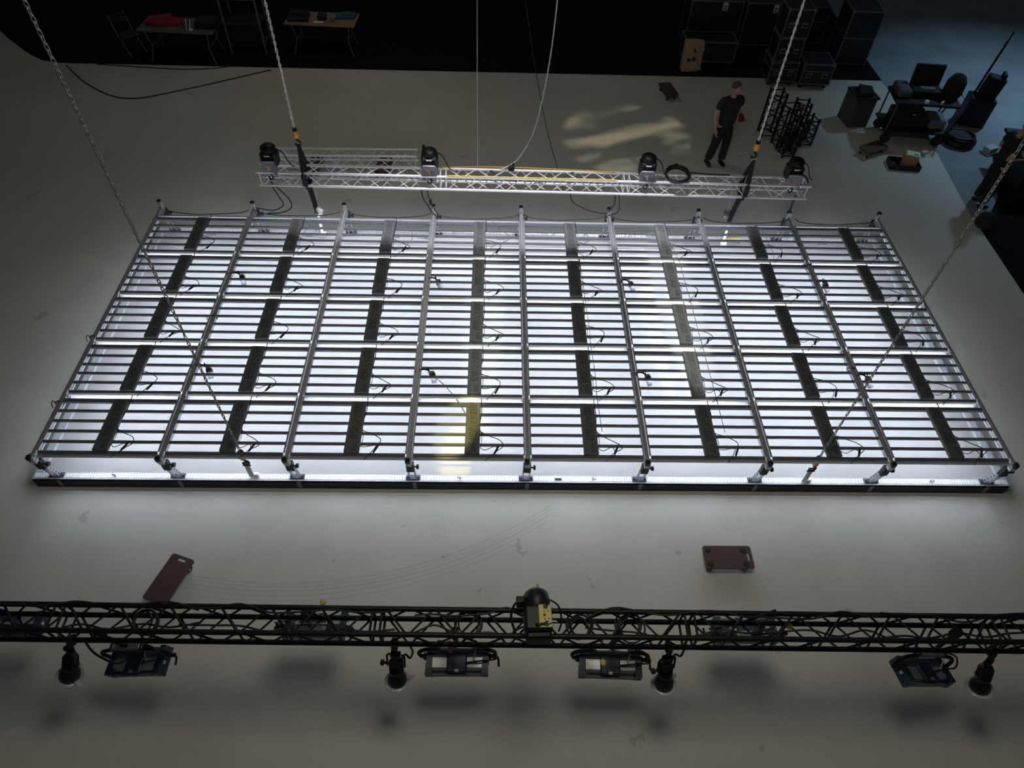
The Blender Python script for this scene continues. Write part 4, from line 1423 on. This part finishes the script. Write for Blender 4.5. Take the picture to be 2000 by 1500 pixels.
# ---------------------------------------------------------------- cart and clutter on the right
CXp = at(1770, 300)
ct = thing('equipment_cart', 'black two-deck equipment cart loaded with gear at the right', 'cart', (8.62, 13.95, 0), (0, 0, math.radians(-6)))
MB().box((0, 0, .30), (1.35, .75, .04), b=.006).build('lower_deck', BLKP, ct)
MB().box((0, .0, .92), (1.35, .75, .05), b=.01).build('upper_deck', BLKP, ct)
for sx in (-1, 1):
    for sy in (-1, 1):
        MB().tube((sx * .62, sy * .33, .30), (sx * .62, sy * .33, .92), .02, 8).build('post', DARKA, ct)
        cs = MB().tube((sx * .55, sy * .3 - .03, .115), (sx * .55, sy * .3 + .03, .115), .11, 14)
        cs.box((sx * .55, sy * .3, .25), (.1, .1, .06))
        cs.build('wheel', RUB, ct)
MB().path([(.66, -.33, .30), (.82, -.33, .95), (.82, .33, .95), (.66, .33, .30)], .018, 8).build('push_handle', BLK, ct)


def cpt(x, y, z):
    return ct.matrix_basis @ Vector((x, y, z))


bpy.context.view_layer.update()
CR = math.radians(-6)
b = thing('open_case', 'open black case with raised lid on the equipment cart', 'case', cpt(.0, .10, .945), (0, 0, CR))
MB().box((0, 0, .07), (.62, .40, .14), b=.015).build('case_base', BLKP, b)
MB().box((0, .20, .33), (.62, .05, .42), RX(-.15), b=.015).build('lid', BLKP, b)
MB().box((.02, -.03, .145), (.30, .12, .012)).build('display_strip', GREYP, b)
tag(MB().lathe([(.05, 0), (.05, .05), (.035, .06)], cpt(-.05, -.30, .945), n=12).build('paper_roll', PAPER), 'white paper roll on the cart edge', 'roll')
tag(MB().box(cpt(.28, -.28, .97), (.05, .16, .04), RZ(-.7), b=.006).build('yellow_tool', YEL), 'yellow tool on the upper deck of the cart', 'tool')
tag(MB().lathe([(.16, 0), (.20, .10), (.19, .34), (.12, .46), (.04, .50)], cpt(.53, .05, .945), n=12).build('black_sack', TSH), 'black sack standing on the right of the cart', 'bag')
tag(MB().box(cpt(-.48, .08, 1.03), (.28, .5, .16), RZ(CR), b=.03).build('black_box', DARKA), 'dark box on the left of the upper deck', 'box')
tag(MB().box(cpt(-.15, .0, .47), (.7, .5, .28), RZ(CR), b=.02).build('black_box', BLKP), 'black box with a white dot on the lower deck of the cart', 'box')
tag(MB().box(cpt(.45, .0, .43), (.34, .45, .2), RZ(CR), b=.02).build('grey_box', GREYP), 'grey box on the lower deck of the cart', 'box')
tag(MB().lathe([(.03, 0), (.03, .01)], cpt(-.12, -.20, .612), n=12).build('white_sticker', PAPER), 'white round sticker on the black box', 'sticker')
bs = thing('grey_bin', 'tall dark grey bin standing left of the cart', 'bin', (7.62, 14.55, 0), (0, 0, .1))
MB().prism([(-.22, -.25), (.22, -.25), (.24, .27), (-.24, .27)], 0, .66).build('bin_body', BINM, bs)
MB().box((0, 0, .675), (.52, .58, .04), b=.012).build('rim', BLKP, bs)
MB().prism([(-.2, -.2), (.1, -.22), (.2, .1), (-.05, .22)], .67, .78).build('bin_load', TSH, bs)
d = dolly((7.62, 13.25, 0), (0, 0, .5), 'worn brown dolly on the floor left of the cart wheels', pads=False)
tr = thing('black_tray', 'low black tray on the floor in front of the cart', 'tray', (8.12, 12.75, 0), (0, 0, -.12))
MB().box((0, 0, .015), (.62, .34, .03), b=.008).build('tray_base', BLKP, tr)
for sy in (-1, 1):
    MB().box((0, sy * .165, .07), (.62, .02, .11), b=.006).build('tray_wall', BLKP, tr)
for sx in (-1, 1):
    MB().box((sx * .30, 0, .07), (.02, .31, .11), b=.006).build('tray_wall', BLKP, tr)
cb_ = thing('cardboard_box', 'small cardboard box with white paper on top beside the tray', 'box', (8.24, 12.80, .03), (0, 0, -.45))
MB().box((0, 0, .12), (.30, .22, .24), b=.004).build('carton', CARDB, cb_)
MB().box((.02, .01, .246), (.26, .19, .012), RZ(.1)).build('paper_sheet', PAPER, cb_)
MB().box((.07, -.02, .254), (.09, .05, .004), RZ(.1)).build('printed_block', GREYP, cb_)
# stand and gear at the right edge
st = thing('tool_stand', 'tall black stand with boxes on the concrete floor at the right edge', 'stand', (10.35, 14.6, 0), (0, 0, -.3))
MB().box((0, 0, .32), (.55, .42, .64), b=.02).build('base_cabinet', BLKP, st)
MB().box((.08, .05, .86), (.36, .26, .44), RY(.12), b=.02).build('upper_box', BLKP, st)
MB().tube((-.18, .1, .60), (-.05, .2, 1.75), .025, 8).build('mast', BLK, st)
MB().tube((-.05, .2, 1.75), (-.03, .22, 1.95), .016, 8).build('mast_tip', BLK, st)
MB().box((.20, .05, 1.12), (.06, .22, .10)).build('bracket', BLK, st)
tag(MB().lathe([(.30, 0), (.36, .05), (.36, .12), (.28, .16)], (9.72, 13.75, .005), n=20).torus((9.72, 13.75, .19), .28, .03, (0, .1, 1), 22, 6).build('cable_drum', BLKP), 'flat black cable drum on the concrete floor', 'drum')
bn = thing('work_bench', 'dark loaded workbench at the right edge of the picture', 'bench', (10.6, 12.25, 0), (0, 0, -.15))
MB().box((0, 0, .72), (1.3, 1.5, .06), b=.01).build('bench_top', BLKP, bn)
MB().box((0, 0, .36), (1.1, 1.3, .66), b=.02).build('bench_body', BLKP, bn)
MB().box((.1, .2, .95), (.8, .7, .40), b=.04).build('gear_pile', TSH, bn)
tag(MB().box((10.25, 13.35, .10), (.26, .18, .10), RZ(.4), b=.01).box((10.25, 13.35, .03), (.32, .24, .05), RZ(.4), b=.01).build('small_device', SILV), 'small silver device on the floor beside the workbench', 'device')
tag(MB().lathe([(.16, 0), (.19, .05), (.16, .22), (.05, .28)], (8.98, 10.75, .006), n=12).build('black_bundle', TSH), 'black bundle lying beside the right edge of the pale floor', 'bag')

# ---------------------------------------------------------------- tiny repeated details count as stuff
for o in bpy.data.objects:
    if o.parent and o.name.split('.')[0] in ('bolt', 'vent_slots', 'screw', 'small_sockets', 'ribbed_strip', 'hole_row', 'hole', 'round_hole', 'chain_links', 'orange_logo', 'eyes_and_brows', 'supply_cable', 'logo_lettering', 'foot_plate', 'label_print'):
        o['kind'] = 'stuff'
